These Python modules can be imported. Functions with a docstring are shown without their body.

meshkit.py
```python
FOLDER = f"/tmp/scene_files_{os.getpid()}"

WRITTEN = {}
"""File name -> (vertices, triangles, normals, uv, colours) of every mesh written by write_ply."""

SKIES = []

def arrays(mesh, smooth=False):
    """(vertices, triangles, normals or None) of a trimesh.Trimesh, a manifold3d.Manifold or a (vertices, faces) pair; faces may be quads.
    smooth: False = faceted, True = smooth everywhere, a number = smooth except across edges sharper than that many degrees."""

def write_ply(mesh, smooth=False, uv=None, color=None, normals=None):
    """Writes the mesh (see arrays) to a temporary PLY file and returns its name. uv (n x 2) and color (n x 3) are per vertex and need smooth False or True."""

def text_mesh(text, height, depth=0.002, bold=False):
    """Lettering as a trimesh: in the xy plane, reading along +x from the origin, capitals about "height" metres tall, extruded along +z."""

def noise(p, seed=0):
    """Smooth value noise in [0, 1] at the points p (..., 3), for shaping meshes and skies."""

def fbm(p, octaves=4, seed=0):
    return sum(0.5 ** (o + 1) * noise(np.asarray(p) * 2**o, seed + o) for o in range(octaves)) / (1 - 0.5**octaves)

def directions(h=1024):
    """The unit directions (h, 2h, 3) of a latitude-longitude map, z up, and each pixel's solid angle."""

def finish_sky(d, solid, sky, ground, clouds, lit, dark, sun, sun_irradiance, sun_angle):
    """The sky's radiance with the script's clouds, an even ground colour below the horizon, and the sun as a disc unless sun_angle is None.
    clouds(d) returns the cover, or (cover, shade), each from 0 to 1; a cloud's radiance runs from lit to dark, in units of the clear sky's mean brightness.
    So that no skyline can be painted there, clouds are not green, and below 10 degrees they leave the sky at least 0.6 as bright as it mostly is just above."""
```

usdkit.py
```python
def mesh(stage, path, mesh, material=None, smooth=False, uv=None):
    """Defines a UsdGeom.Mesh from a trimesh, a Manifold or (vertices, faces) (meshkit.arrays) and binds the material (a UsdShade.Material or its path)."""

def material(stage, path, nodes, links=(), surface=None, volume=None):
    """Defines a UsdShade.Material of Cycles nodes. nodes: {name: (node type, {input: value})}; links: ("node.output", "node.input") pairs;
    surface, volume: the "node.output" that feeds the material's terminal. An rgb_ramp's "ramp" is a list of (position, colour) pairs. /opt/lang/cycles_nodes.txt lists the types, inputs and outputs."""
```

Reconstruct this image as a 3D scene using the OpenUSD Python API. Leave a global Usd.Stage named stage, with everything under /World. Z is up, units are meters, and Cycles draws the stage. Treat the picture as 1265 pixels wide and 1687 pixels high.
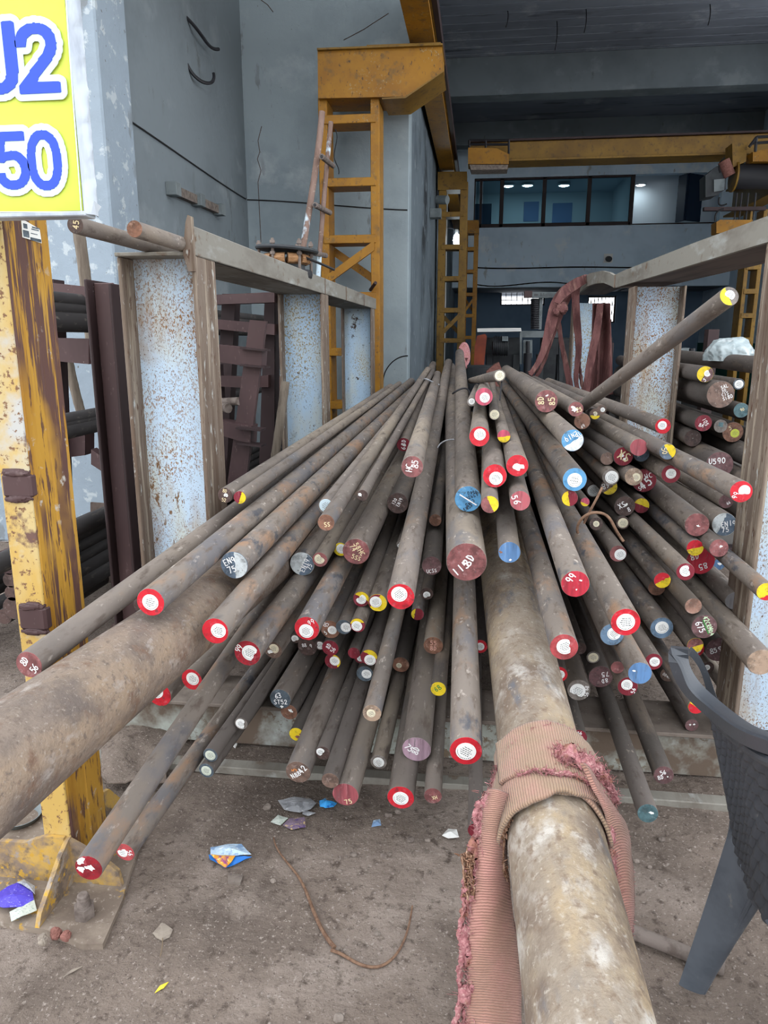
import math, random
import numpy as np, trimesh, shapely
import shapely.geometry as sg
from shapely import affinity
from shapely.ops import unary_union
import usdkit, meshkit
from pxr import Usd, UsdGeom, UsdLux, UsdShade, Gf, Sdf, Vt

stage = Usd.Stage.CreateInMemory()
UsdGeom.SetStageUpAxis(stage, 'Z'); UsdGeom.SetStageMetersPerUnit(stage, 1.0)
UsdGeom.Xform.Define(stage, '/World'); UsdGeom.Scope.Define(stage, '/World/Looks')
RNG = np.random.default_rng(7); random.seed(7)

# ---------------------------------------------------------------- camera, sky, exposure
W_, H_, FPX, EYE = 1265., 1687., 1200., 1.42
YAW = math.atan(158/math.hypot(1200, 283)); PIT = math.atan(283/1200)
FW = np.array([-math.sin(YAW)*math.cos(PIT), math.cos(YAW)*math.cos(PIT), -math.sin(PIT)])
RT = np.array([math.cos(YAW), math.sin(YAW), 0.]); UPV = np.cross(RT, FW)
CAM = np.array([0., 0., EYE])
cam = UsdGeom.Camera.Define(stage, '/World/camera')
m4 = np.eye(4); m4[0, :3] = RT; m4[1, :3] = UPV; m4[2, :3] = -FW; m4[3, :3] = CAM
cam.AddTransformOp().Set(Gf.Matrix4d(*m4.ravel().tolist()))
cam.CreateHorizontalApertureAttr(36.0); cam.CreateVerticalApertureAttr(36.0*H_/W_)
cam.CreateFocalLengthAttr(36.0*FPX/W_); cam.CreateClippingRangeAttr(Gf.Vec2f(.05, 500))
cam.CreateExposureAttr(-0.02)
sky = UsdLux.DomeLight.Define(stage, '/World/overcast_sky')
sky.CreateIntensityAttr(1.0); sky.CreateColorAttr(Gf.Vec3f(.95, .985, 1.03))


def ray(px, py): return FW + RT*(px-W_/2)/FPX - UPV*(py-H_/2)/FPX
def at(px, py, d): return CAM + ray(px, py)*d
def atY(px, py, Y): r = ray(px, py); return CAM + r*(Y/r[1])
def atX(px, py, X): r = ray(px, py); return CAM + r*(X/r[0])
def atZ(px, py, Z): r = ray(px, py); return CAM + r*((Z-EYE)/r[2])


# ---------------------------------------------------------------- names, things
used = {}
def numbered(parent, name):
    k = (parent, name); n = used.get(k, 0); used[k] = n+1
    return name if n == 0 else f'{name}_{n:03d}'
class Thing:
    def __init__(s, name, label, cat=None, base=(0, 0, 0), group=None, kind=None, rot=None):
        s.path = '/World/'+numbered('/World', name); s.base = np.array(base, float); s.rot = rot
        x = UsdGeom.Xform.Define(stage, s.path)
        M = np.eye(4); M[3, :3] = s.base
        if rot is not None: M[:3, :3] = rot
        x.AddTransformOp().Set(Gf.Matrix4d(*M.ravel().tolist()))
        tag(x.GetPrim(), label, cat, group, kind)
    def part(s, name, mesh, mat, parent=None, label=None, smooth=30, kind=None, local=False):
        par = parent or s.path
        p = par+'/'+numbered(par, name)
        mesh = tm(mesh)
        if not local: mesh = mesh.copy(); mesh.apply_translation(-s.base)
        m = usdkit.mesh(stage, p, mesh, mat, smooth=smooth)
        tag(m.GetPrim(), label, None, None, kind)
        return p
def tag(p, label=None, cat=None, group=None, kind=None):
    for k, v in (('label', label), ('category', cat), ('group', group), ('kind', kind)):
        if v: p.SetCustomDataByKey(k, v)
def tm(m):
    if isinstance(m, (list, tuple)) and len(m) and isinstance(m[0], trimesh.Trimesh): return trimesh.util.concatenate(list(m))
    if hasattr(m, 'to_mesh'):
        q = m.to_mesh(); return trimesh.Trimesh(q.vert_properties[:, :3], q.tri_verts, process=False)
    return m
def single(name, mesh, mat, label, cat, group=None, kind=None, smooth=30):
    mesh = tm(mesh); b = mesh.bounds; base = np.array([(b[0, 0]+b[1, 0])/2, (b[0, 1]+b[1, 1])/2, b[0, 2]])
    p = '/World/'+numbered('/World', name)
    mesh = mesh.copy(); mesh.apply_translation(-base)
    g = usdkit.mesh(stage, p, mesh, mat, smooth=smooth); g.AddTranslateOp().Set(Gf.Vec3d(*base.tolist()))
    tag(g.GetPrim(), label, cat, group, kind); return p
def struct(name, mesh, mat, label, smooth=30):
    p = '/World/'+numbered('/World', name)
    g = usdkit.mesh(stage, p, tm(mesh), mat, smooth=smooth); tag(g.GetPrim(), label, None, None, 'structure'); return p
def child(parent, name, mesh, mat, label=None, smooth=30, kind=None):
    p = parent+'/'+numbered(parent, name)
    g = usdkit.mesh(stage, p, tm(mesh), mat, smooth=smooth); tag(g.GetPrim(), label, None, None, kind); return p


# ---------------------------------------------------------------- shapes
def hull(pts): return trimesh.convex.convex_hull(np.asarray(pts, float))
def bx(x0, x1, y0, y1, z0, z1, b=.003):
    x0, x1 = sorted((x0, x1)); y0, y1 = sorted((y0, y1)); z0, z1 = sorted((z0, z1))
    b = min(b, (x1-x0)*.3, (y1-y0)*.3, (z1-z0)*.3)
    p = []
    for sx in (0, 1):
        for sy in (0, 1):
            for sz in (0, 1):
                c = [(x0, x1)[sx], (y0, y1)[sy], (z0, z1)[sz]]; s = [1-2*sx, 1-2*sy, 1-2*sz]
                for k in range(3):
                    q = [c[i]+s[i]*b for i in range(3)]; q[k] = c[k]; p.append(q)
    return hull(p)
def prism(poly, lo, hi, axis='y'):
    """Polygon (2D) extruded along an axis: y -> polygon in (x,z); x -> (y,z); z -> (x,y)."""
    if not isinstance(poly, sg.base.BaseGeometry): poly = sg.Polygon(poly)
    gs = [g for g in getattr(poly, 'geoms', [poly]) if g.area > 1e-9]
    m = trimesh.util.concatenate([trimesh.creation.extrude_polygon(g, abs(hi-lo), engine='earcut') for g in gs])
    v = m.vertices.copy(); lo = min(lo, hi)
    if axis == 'y': w = np.stack([v[:, 0], v[:, 2]+lo, v[:, 1]], 1)
    elif axis == 'x': w = np.stack([v[:, 2]+lo, v[:, 0], v[:, 1]], 1)
    else: w = np.stack([v[:, 0], v[:, 1], v[:, 2]+lo], 1)
    m = trimesh.Trimesh(w, m.faces, process=False)
    if m.volume < 0: m.invert()
    return m
def pxprism(pts, Y, t):
    """Outline seen at pixels, standing in the plane y = Y, t thick backwards."""
    return prism([(q[0], q[2]) for q in (atY(a, b, Y) for a, b in pts)], Y, Y+t, 'y')
def tube(P, r, n=10, cap=True):
    P = np.asarray(P, float); R = np.broadcast_to(np.asarray(r, float), (len(P),))
    T = np.gradient(P, axis=0); T /= np.linalg.norm(T, axis=1)[:, None]
    a = np.array([0, 0, 1.]) if abs(T[0, 2]) < .9 else np.array([1., 0, 0])
    u = np.cross(T[0], a); u /= np.linalg.norm(u); V = []; ang = np.linspace(0, 2*math.pi, n, endpoint=False)
    for i in range(len(P)):
        u = u-T[i]*np.dot(u, T[i]); u /= np.linalg.norm(u); w = np.cross(T[i], u)
        V.append(P[i]+R[i]*(np.cos(ang)[:, None]*u+np.sin(ang)[:, None]*w))
    V = np.vstack(V); F = []
    for i in range(len(P)-1):
        for k in range(n):
            a0, a1 = i*n+k, i*n+(k+1) % n; F += [[a0, a1, a1+n], [a0, a1+n, a0+n]]
    if cap:
        V = np.vstack([V, P[0], P[-1]]); c0, c1 = len(V)-2, len(V)-1; e = (len(P)-1)*n
        for k in range(n): F += [[c0, (k+1) % n, k], [c1, e+k, e+(k+1) % n]]
    return trimesh.Trimesh(V, F, process=False)
def spline(P, n=40):
    from scipy.interpolate import CubicSpline
    P = np.asarray(P, float); t = np.r_[0, np.cumsum(np.linalg.norm(np.diff(P, axis=0), axis=1))]
    return CubicSpline(t, P)(np.linspace(0, t[-1], n))
def bar(p, q, w, h, upv=(0, 0, 1)):
    p, q = np.asarray(p, float), np.asarray(q, float); d = (q-p)/np.linalg.norm(q-p)
    s = np.cross(d, upv); s /= np.linalg.norm(s); u = np.cross(s, d)
    return hull([e+s*a*w/2+u*b*h/2 for e in (p, q) for a in (-1, 1) for b in (-1, 1)])
def lathe(prof, n=32, base=(0, 0, 0)):
    m = trimesh.creation.revolve(np.asarray(prof, float), sections=n); m.apply_translation(base); return m
def ribbon(P, W, t=.004):
    """Flat strap through points P, half-width vectors W, thickness t."""
    P = np.asarray(P, float); W = np.broadcast_to(np.asarray(W, float), P.shape)
    T = np.gradient(P, axis=0); N = np.cross(T, W); N /= np.maximum(np.linalg.norm(N, axis=1), 1e-9)[:, None]
    m = 6; V = []
    for i in range(len(P)):
        top = [P[i]+W[i]*s+N[i]*t/2 for s in np.linspace(-1, 1, m)]; bot = [P[i]+W[i]*s-N[i]*t/2 for s in np.linspace(1, -1, m)]
        V += top+bot
    k = 2*m; F = []
    for i in range(len(P)-1):
        for j in range(k):
            a, b = i*k+j, i*k+(j+1) % k; F += [[a, b, b+k], [a, b+k, a+k]]
    for i, s in ((0, 1), (len(P)-1, -1)):
        for j in range(1, k-1): F.append([i*k, i*k+j+(s < 0), i*k+j+(s > 0)])
    return trimesh.Trimesh(V, F, process=False)
def sheet(G, t=.002):
    """Grid of points (r,c,3) made a thin solid sheet."""
    G = np.asarray(G, float); r, c = G.shape[:2]
    du = np.gradient(G, axis=0); dv = np.gradient(G, axis=1); N = np.cross(du, dv); N /= np.maximum(np.linalg.norm(N, axis=2), 1e-9)[..., None]
    V = np.vstack([(G+N*t/2).reshape(-1, 3), (G-N*t/2).reshape(-1, 3)]); F = []; o = r*c
    ix = np.arange(r*c).reshape(r, c)
    a, b, cc, d = ix[:-1, :-1].ravel(), ix[1:, :-1].ravel(), ix[1:, 1:].ravel(), ix[:-1, 1:].ravel()
    F = np.vstack([np.stack([a, b, cc], 1), np.stack([a, cc, d], 1), np.stack([a+o, cc+o, b+o], 1), np.stack([a+o, d+o, cc+o], 1)])
    rim = np.r_[ix[0, :], ix[1:, -1], ix[-1, -2::-1], ix[-2:0:-1, 0]]; q = np.roll(rim, -1)
    F = np.vstack([F, np.stack([rim, q, q+o], 1), np.stack([rim, q+o, rim+o], 1)])
    return trimesh.Trimesh(V, F, process=False)
def rock(c, s, seed, sub=2):
    m = trimesh.creation.icosphere(sub, 1.0); v = m.vertices
    v = v*(.62+.7*meshkit.fbm(v*1.3+seed*7.1, 3, seed)[:, None]); v = np.round(v*3.2)/3.2*.55+v*.45
    m.vertices = v*np.asarray(s)+np.asarray(c); return m


# ---------------------------------------------------------------- materials
MATS = {}
def lin(c): return tuple(((x/255.)/12.92 if x/255. <= .04045 else ((x/255.+.055)/1.055)**2.4) for x in c)
def worn(name, base, layers=(), rough=.7, spec=.3, bump=.0, bscale=40, coords='pos', metal=0., rnd=0.):
    """Base colour (sRGB 0-255) with layers (colour, scale, lo, hi, stretch[, (scale2, lo2, hi2)]) laid over through noise thresholds."""
    if name in MATS: return MATS[name]
    N = {'p': ('principled_bsdf', {'roughness': rough, 'specular_ior_level': spec, 'metallic': metal, 'base_color': lin(base)})}
    L = []
    if coords == 'pos': N['c'] = ('geometry', {}); src = 'c.position'
    else: N['c'] = ('texture_coordinate', {}); src = 'c.object'
    if rnd: N['oi'] = ('object_info', {}); N['om'] = ('math', {'math_type': 'multiply', 'value2': 53.}); L.append(('oi.random', 'om.value1'))
    prev = None
    for i, l in enumerate(layers):
        col, sc, lo, hi, st = l[:5]
        N[f'm{i}'] = ('mapping', {'scale': st, 'location': (i*3.7, i*1.9, i*5.3)}); L.append((src, f'm{i}.vector'))
        N[f'n{i}'] = ('noise_texture', {'dimensions': '4D', 'scale': sc, 'detail': 5., 'roughness': .6, 'w': i*2.3}); L.append((f'm{i}.vector', f'n{i}.vector'))
        if rnd: L.append(('om.value', f'n{i}.w'))
        N[f'r{i}'] = ('map_range', {'from_min': lo, 'from_max': hi, 'clamp': True}); L.append((f'n{i}.fac', f'r{i}.value'))
        f = f'r{i}.result'
        if len(l) > 5:
            s2, lo2, hi2 = l[5]
            N[f'k{i}'] = ('noise_texture', {'dimensions': '4D', 'scale': s2, 'detail': 4., 'w': i*7.7+1.}); L.append((src, f'k{i}.vector'))
            if rnd: L.append(('om.value', f'k{i}.w'))
            N[f'q{i}'] = ('map_range', {'from_min': lo2, 'from_max': hi2, 'clamp': True}); L.append((f'k{i}.fac', f'q{i}.value'))
            N[f't{i}'] = ('math', {'math_type': 'multiply'}); L += [(f, f't{i}.value1'), (f'q{i}.result', f't{i}.value2')]; f = f't{i}.value'
        N[f'x{i}'] = ('mix', {'mix_type': 'mix', 'color1': lin(base), 'color2': lin(col)}); L.append((f, f'x{i}.fac'))
        if prev: L.append((prev, f'x{i}.color1'))
        prev = f'x{i}.color'
    if rnd:
        N['rv'] = ('map_range', {'from_min': 0., 'from_max': 1., 'to_min': 1-rnd, 'to_max': 1+rnd}); L.append(('oi.random', 'rv.value'))
        N['hv'] = ('hsv', {'color': lin(base)}); L.append(('rv.result', 'hv.value'))
        if prev: L.append((prev, 'hv.color'))
        prev = 'hv.color'
    if prev: L.append((prev, 'p.base_color'))
    if bump:
        N['bn'] = ('noise_texture', {'scale': bscale, 'detail': 6., 'roughness': .65}); L.append((src, 'bn.vector'))
        N['b'] = ('bump', {'strength': 1., 'distance': bump}); L += [('bn.fac', 'b.height'), ('b.normal', 'p.normal')]
    MATS[name] = usdkit.material(stage, '/World/Looks/'+name, N, L, surface='p.BSDF'); return MATS[name]
def emit(name, col, s):
    MATS[name] = usdkit.material(stage, '/World/Looks/'+name, {'e': ('emission', {'color': lin(col), 'strength': s})}, [], surface='e.emission'); return MATS[name]
def glass(name, tint=(200, 220, 225), g=.5):
    MATS[name] = usdkit.material(stage, '/World/Looks/'+name, {'f': ('fresnel', {'IOR': 1.5}), 't': ('transparent_bsdf', {'color': lin(tint)}), 'g': ('glossy_bsdf', {'roughness': .02, 'color': (g, g, g)}), 'm': ('mix_closure', {})},
        [('f.fac', 'm.fac'), ('t.BSDF', 'm.closure1'), ('g.BSDF', 'm.closure2')], surface='m.closure'); return MATS[name]

I1 = (1, 1, 1)
worn('bar_steel', (122, 113, 106), [((103, 96, 91), 5, .44, .6, (1, 1, .25)), ((139, 128, 115), 4, .5, .66, (1, 1, .3)), ((104, 102, 103), 12, .53, .66, (1, 1, .35), (2.2, .47, .58)), ((134, 111, 92), 14, .56, .7, (1, 1, .5), (3, .48, .6)), ((94, 84, 77), 40, .54, .68, (1, 1, .3)), ((164, 155, 146), 60, .6, .72, (1, 1, .5))], rough=.75, spec=.22, bump=.0012, bscale=70, coords='obj', rnd=.12)
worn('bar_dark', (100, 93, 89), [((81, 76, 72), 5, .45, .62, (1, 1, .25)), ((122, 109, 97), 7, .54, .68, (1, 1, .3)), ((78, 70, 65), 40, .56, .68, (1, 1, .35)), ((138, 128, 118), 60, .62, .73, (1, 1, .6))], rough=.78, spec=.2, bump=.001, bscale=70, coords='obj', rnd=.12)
worn('bar_black', (64, 62, 62), [((48, 46, 46), 5, .45, .62, (1, 1, .25)), ((88, 82, 76), 40, .58, .7, (1, 1, .35))], rough=.75, spec=.2, coords='obj')
worn('bar_scaled', (122, 113, 105), [((106, 103, 104), 10, .49, .62, (1, 1, .45)), ((142, 115, 94), 12, .53, .66, (1, 1, .5)), ((78, 79, 84), 26, .54, .63, (1, 1, .5), (4, .46, .58)), ((100, 89, 81), 45, .54, .66, (1, 1, .35)), ((168, 159, 150), 55, .6, .72, (1, 1, .5))], rough=.72, spec=.25, bump=.0014, bscale=80, coords='obj', rnd=.08)
worn('pipe_tan', (140, 128, 114), [((160, 142, 116), 7, .48, .62, (1, 1, .6)), ((118, 104, 92), 11, .5, .62, (1, 1, .7)), ((180, 174, 166), 18, .5, .64, (1, 1, .7), (4, .44, .58)), ((104, 103, 106), 20, .53, .64, (1, 1, .35), (4, .48, .58)), ((122, 105, 90), 50, .53, .68, I1), ((178, 170, 158), 90, .58, .72, I1)], rough=.75, spec=.2, bump=.005, bscale=70, coords='obj')
worn('pipe_grey', (124, 111, 101), [((140, 122, 104), 6, .48, .64, (1, 1, .6)), ((102, 92, 86), 9, .47, .62, (1, 1, .7)), ((156, 148, 142), 30, .57, .7, (1, 1, .5), (4, .46, .58)), ((110, 88, 74), 24, .54, .68, I1), ((102, 90, 82), 70, .54, .68, I1), ((150, 140, 130), 120, .58, .7, I1)], rough=.75, spec=.2, bump=.005, bscale=70, coords='obj')
COL = dict(R=(196, 36, 50), r=(142, 88, 88), r2=(176, 74, 78), M=(122, 34, 48), M2=(160, 34, 48), P=(205, 88, 112), P2=(196, 50, 68), p=(176, 92, 100), B=(88, 148, 192), B2=(106, 132, 158), B3=(98, 138, 186), G=(104, 120, 138), T=(86, 116, 122), W=(205, 212, 214), Y=(226, 198, 40), C=(140, 100, 82), C2=(166, 128, 112), N=(118, 96, 86), K=(84, 66, 62), U=(112, 82, 84), A=(170, 146, 126), S=(126, 118, 112), S2=(120, 118, 120), D=(84, 96, 106), L=(178, 148, 164))
for k, c in COL.items():
    d = tuple(x*.72 for x in c); g = tuple(x*.5+118*.5 for x in c); l = tuple(min(255, x*.8+46) for x in c)
    a = .58 if k in 'RMYB' else .5
    nm = 'end_paint_'+{'R': 'red', 'r': 'dull_red', 'r2': 'pale_red', 'M': 'maroon', 'M2': 'deep_red', 'P': 'pink', 'P2': 'brushed_red', 'p': 'brushed_pink', 'B': 'blue', 'B2': 'slate_blue', 'B3': 'streaked_blue', 'G': 'grey_blue', 'T': 'teal', 'W': 'white', 'Y': 'yellow', 'C': 'copper', 'C2': 'pale_copper', 'N': 'brown', 'K': 'dark_brown', 'U': 'purple_brown', 'A': 'tan', 'S': 'steel', 'S2': 'sawn', 'D': 'slate', 'L': 'lilac'}[k]
    br = (1, .12, 1) if k in ('P', 'P2', 'p', 'B3', 'L', 'S2', 'M') else I1
    MATS['end_'+k] = worn(nm, c, [(d, 34, a-.06, a+.12, br), (l, 70, .56, .68, br), (g, 130, .58, .66, I1, (25, .46, .58)), (tuple(x*.55+28 for x in c), 60, .58, .66, br)], rough=.5, spec=.35, coords='obj', rnd=.06)
def flat(name, c, rough=.6): return worn(name, c, [], rough=rough)
STK = {'': flat('sticker_white', (236, 238, 236)), 'c': flat('sticker_cream', (226, 218, 192)), 'b': flat('sticker_pale_blue', (196, 214, 222)), 'g': flat('sticker_greenish', (206, 214, 200)), 'l': flat('sticker_lime', (206, 214, 90))}
INK = flat('print_grey', (92, 94, 96))
CHK = {'w': flat('chalk_white', (232, 232, 232)), 'y': flat('chalk_cream', (222, 206, 166)), 'k': flat('ink_black', (38, 46, 58)), 'g': flat('chalk_mint', (200, 226, 190)), 'p': flat('chalk_pink', (206, 160, 146)), 'o': flat('chalk_orange', (220, 140, 80)), 'v': flat('chalk_green', (70, 130, 70))}
worn('dirt', (124, 112, 103), [((98, 88, 81), 2.2, .45, .62, I1), ((146, 134, 125), 3.1, .5, .66, I1), ((90, 80, 73), 30, .54, .66, I1), ((158, 148, 140), 110, .58, .66, I1), ((84, 74, 68), 140, .6, .68, I1)], rough=.95, spec=.1, bump=.012, bscale=48)
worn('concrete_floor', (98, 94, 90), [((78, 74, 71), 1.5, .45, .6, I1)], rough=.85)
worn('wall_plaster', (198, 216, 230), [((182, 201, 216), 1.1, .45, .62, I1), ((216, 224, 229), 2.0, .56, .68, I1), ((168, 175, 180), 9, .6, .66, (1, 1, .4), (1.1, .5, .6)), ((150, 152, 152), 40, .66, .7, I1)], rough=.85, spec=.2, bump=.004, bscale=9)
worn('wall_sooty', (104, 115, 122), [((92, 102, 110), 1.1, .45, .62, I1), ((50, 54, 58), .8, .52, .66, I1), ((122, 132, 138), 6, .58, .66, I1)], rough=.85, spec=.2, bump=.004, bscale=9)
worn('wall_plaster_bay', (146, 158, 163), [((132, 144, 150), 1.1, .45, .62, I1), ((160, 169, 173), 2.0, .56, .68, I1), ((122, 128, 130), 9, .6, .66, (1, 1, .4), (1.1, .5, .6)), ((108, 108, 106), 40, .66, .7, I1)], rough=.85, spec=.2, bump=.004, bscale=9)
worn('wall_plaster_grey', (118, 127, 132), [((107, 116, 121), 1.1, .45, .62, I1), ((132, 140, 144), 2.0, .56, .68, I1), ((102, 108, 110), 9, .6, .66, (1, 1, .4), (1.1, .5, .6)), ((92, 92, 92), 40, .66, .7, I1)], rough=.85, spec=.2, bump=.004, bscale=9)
worn('wall_peeling', (142, 155, 166), [((134, 146, 156), 1.3, .45, .62, I1), ((120, 126, 130), 7, .56, .6, (1, 1, .5), (1.4, .46, .54)), ((172, 181, 186), 12, .57, .63, I1), ((104, 104, 102), 30, .64, .68, I1)], rough=.85, spec=.2, bump=.006, bscale=12)
worn('wall_blue', (92, 112, 132), [((80, 100, 120), 1.2, .45, .62, I1)], rough=.8)
worn('dado_green', (40, 92, 82), [], rough=.8)
worn('ceiling_concrete', (128, 134, 144), [((112, 117, 127), 1.2, .42, .6, (.3, 1, 1)), ((150, 155, 162), 1.6, .56, .68, I1), ((88, 92, 100), 3, .58, .66, (.3, 1.5, 1))], rough=.9, bump=.004, bscale=10)
worn('crane_yellow', (158, 110, 22), [((140, 94, 20), 2.5, .45, .62, I1), ((122, 90, 42), 14, .54, .66, I1), ((156, 142, 108), 40, .58, .66, I1, (2.5, .52, .62)), ((86, 62, 38), 45, .6, .68, (1, 1, .5))], rough=.55, spec=.35, bump=.0006, bscale=60)
worn('crane_yellow_dark', (130, 98, 32), [((112, 82, 28), 2.5, .45, .62, I1), ((94, 70, 34), 14, .55, .67, I1), ((72, 52, 32), 45, .6, .68, (1, 1, .5))], rough=.55, spec=.35)
worn('post_yellow', (172, 130, 48), [((184, 150, 84), 3, .5, .66, (1, 1, .4)), ((152, 108, 34), 5, .52, .64, (2, 2, .3)), ((88, 62, 56), 10, .5, .54, (2.6, 2.6, .14), (2.0, .47, .55)), ((92, 64, 50), 50, .56, .62, (1.5, 1.5, .25)), ((176, 172, 164), 30, .6, .68, I1, (3, .52, .6))], rough=.6, spec=.3, bump=.0008, bscale=60)
worn('post_yellow_pale', (188, 156, 86), [((190, 174, 132), 4, .46, .6, (1, 1, .4)), ((180, 180, 176), 5, .52, .62, I1), ((104, 78, 70), 9, .57, .62, I1, (2.4, .48, .56)), ((120, 88, 64), 70, .57, .63, I1)], rough=.65, spec=.3, bump=.0008, bscale=60)
worn('base_plate_yellow', (186, 152, 82), [((128, 112, 98), 7, .42, .54, I1), ((104, 92, 82), 16, .52, .6, I1), ((188, 148, 60), 50, .54, .6, I1, (5, .46, .56)), ((150, 140, 130), 22, .56, .64, I1)], rough=.8, spec=.2, bump=.0015, bscale=70)
worn('base_plate_dusty', (134, 122, 110), [((112, 100, 90), 7, .45, .58, I1), ((182, 146, 70), 40, .57, .62, I1, (7, .5, .58)), ((154, 144, 134), 60, .56, .66, I1)], rough=.9, spec=.15, bump=.002, bscale=60)
worn('bolt_dusty', (118, 108, 102), [((96, 86, 80), 20, .48, .6, I1)], rough=.85, spec=.2, bump=.001, bscale=90)
worn('column_white_rusted', (186, 208, 228), [((196, 200, 188), 6, .44, .66, (1, 1, .4)), ((158, 126, 84), 8, .46, .7, (2, 2, .4), (2.6, .42, .56)), ((140, 102, 62), 170, .525, .57, (1, 1, .7), (2.8, .38, .56)), ((120, 92, 66), 60, .58, .62, (1, 1, .4), (3.5, .5, .6)), ((104, 78, 58), 240, .585, .62, (1, 1, .6))], rough=.55, spec=.35, bump=.0006, bscale=80)
worn('column_white_worn', (170, 196, 218), [((182, 194, 196), 7, .46, .62, (1, 1, .4)), ((152, 140, 108), 110, .525, .57, (1, 1, .7), (2.2, .46, .58)), ((70, 58, 52), 16, .6, .64, I1, (1.8, .53, .6)), ((100, 86, 74), 160, .6, .64, (1, 1, .5))], rough=.55, spec=.35)
worn('flange_rust', (120, 107, 96), [((100, 84, 72), 12, .44, .6, (2, 2, .12)), ((158, 146, 130), 16, .52, .64, (2, 2, .12)), ((92, 70, 58), 60, .58, .66, (1, 1, .3)), ((178, 180, 176), 40, .6, .68, (1, 1, .4))], rough=.78, spec=.2, bump=.001, bscale=70)
worn('flange_grey', (132, 129, 121), [((112, 106, 98), 8, .46, .62, (1, .3, 1)), ((156, 158, 154), 10, .55, .67, (1, .3, 1)), ((104, 84, 68), 14, .6, .7, (1, 1, 1))], rough=.78, spec=.2, bump=.001, bscale=70)
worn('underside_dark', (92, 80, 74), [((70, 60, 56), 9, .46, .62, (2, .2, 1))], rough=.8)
worn('beam_white_rusted', (158, 162, 154), [((178, 184, 182), 6, .5, .64, I1), ((112, 98, 82), 50, .5, .58, I1, (5, .4, .54)), ((98, 85, 74), 4, .48, .6, I1)], rough=.75, spec=.2, bump=.001, bscale=70)
worn('beam_dusty', (120, 110, 102), [((98, 88, 80), 8, .45, .6, I1), ((176, 174, 170), 70, .66, .7, I1)], rough=.9, bump=.002, bscale=50)
worn('maroon_steel', (76, 56, 56), [((62, 44, 45), 3, .45, .62, (1, 1, .5)), ((98, 80, 78), 40, .6, .7, (1, 1, .5)), ((190, 186, 182), 45, .68, .7, I1, (4, .53, .58))], rough=.55, spec=.35)
worn('maroon_dark', (56, 42, 43), [((46, 34, 35), 3, .45, .62, (1, 1, .5)), ((160, 156, 152), 45, .69, .71, I1, (4, .53, .58))], rough=.6, spec=.3)
worn('wood_pole', (122, 112, 100), [((96, 86, 76), 9, .45, .62, (3, 3, .3))], rough=.85, bump=.002, bscale=40)
worn('pole_painted', (128, 106, 96), [((104, 82, 72), 9, .45, .62, (2, 2, .3)), ((188, 206, 216), 3.2, .58, .62, (1, 1, .8)), ((160, 146, 132), 40, .6, .68, I1)], rough=.7)
worn('plastic_black', (56, 60, 66), [((54, 58, 64), 6, .45, .6, I1), ((92, 94, 96), 50, .64, .74, I1)], rough=.42, spec=.5, bump=.0003, bscale=200)
worn('plastic_leg', (84, 90, 98), [((70, 76, 84), 8, .45, .6, I1), ((116, 114, 112), 30, .62, .74, (1, 1, .6))], rough=.5, spec=.45, bump=.0004, bscale=150)
worn('fray_pink', (198, 142, 144), [((176, 116, 120), 180, .44, .58, I1), ((216, 176, 170), 160, .54, .64, I1), ((176, 126, 110), 30, .54, .66, I1)], rough=1., spec=.0, bump=.004, bscale=420)
worn('fray_tan', (184, 148, 124), [((138, 100, 80), 180, .44, .58, I1), ((210, 178, 156), 160, .54, .64, I1)], rough=1., spec=.0, bump=.004, bscale=420)
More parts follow.
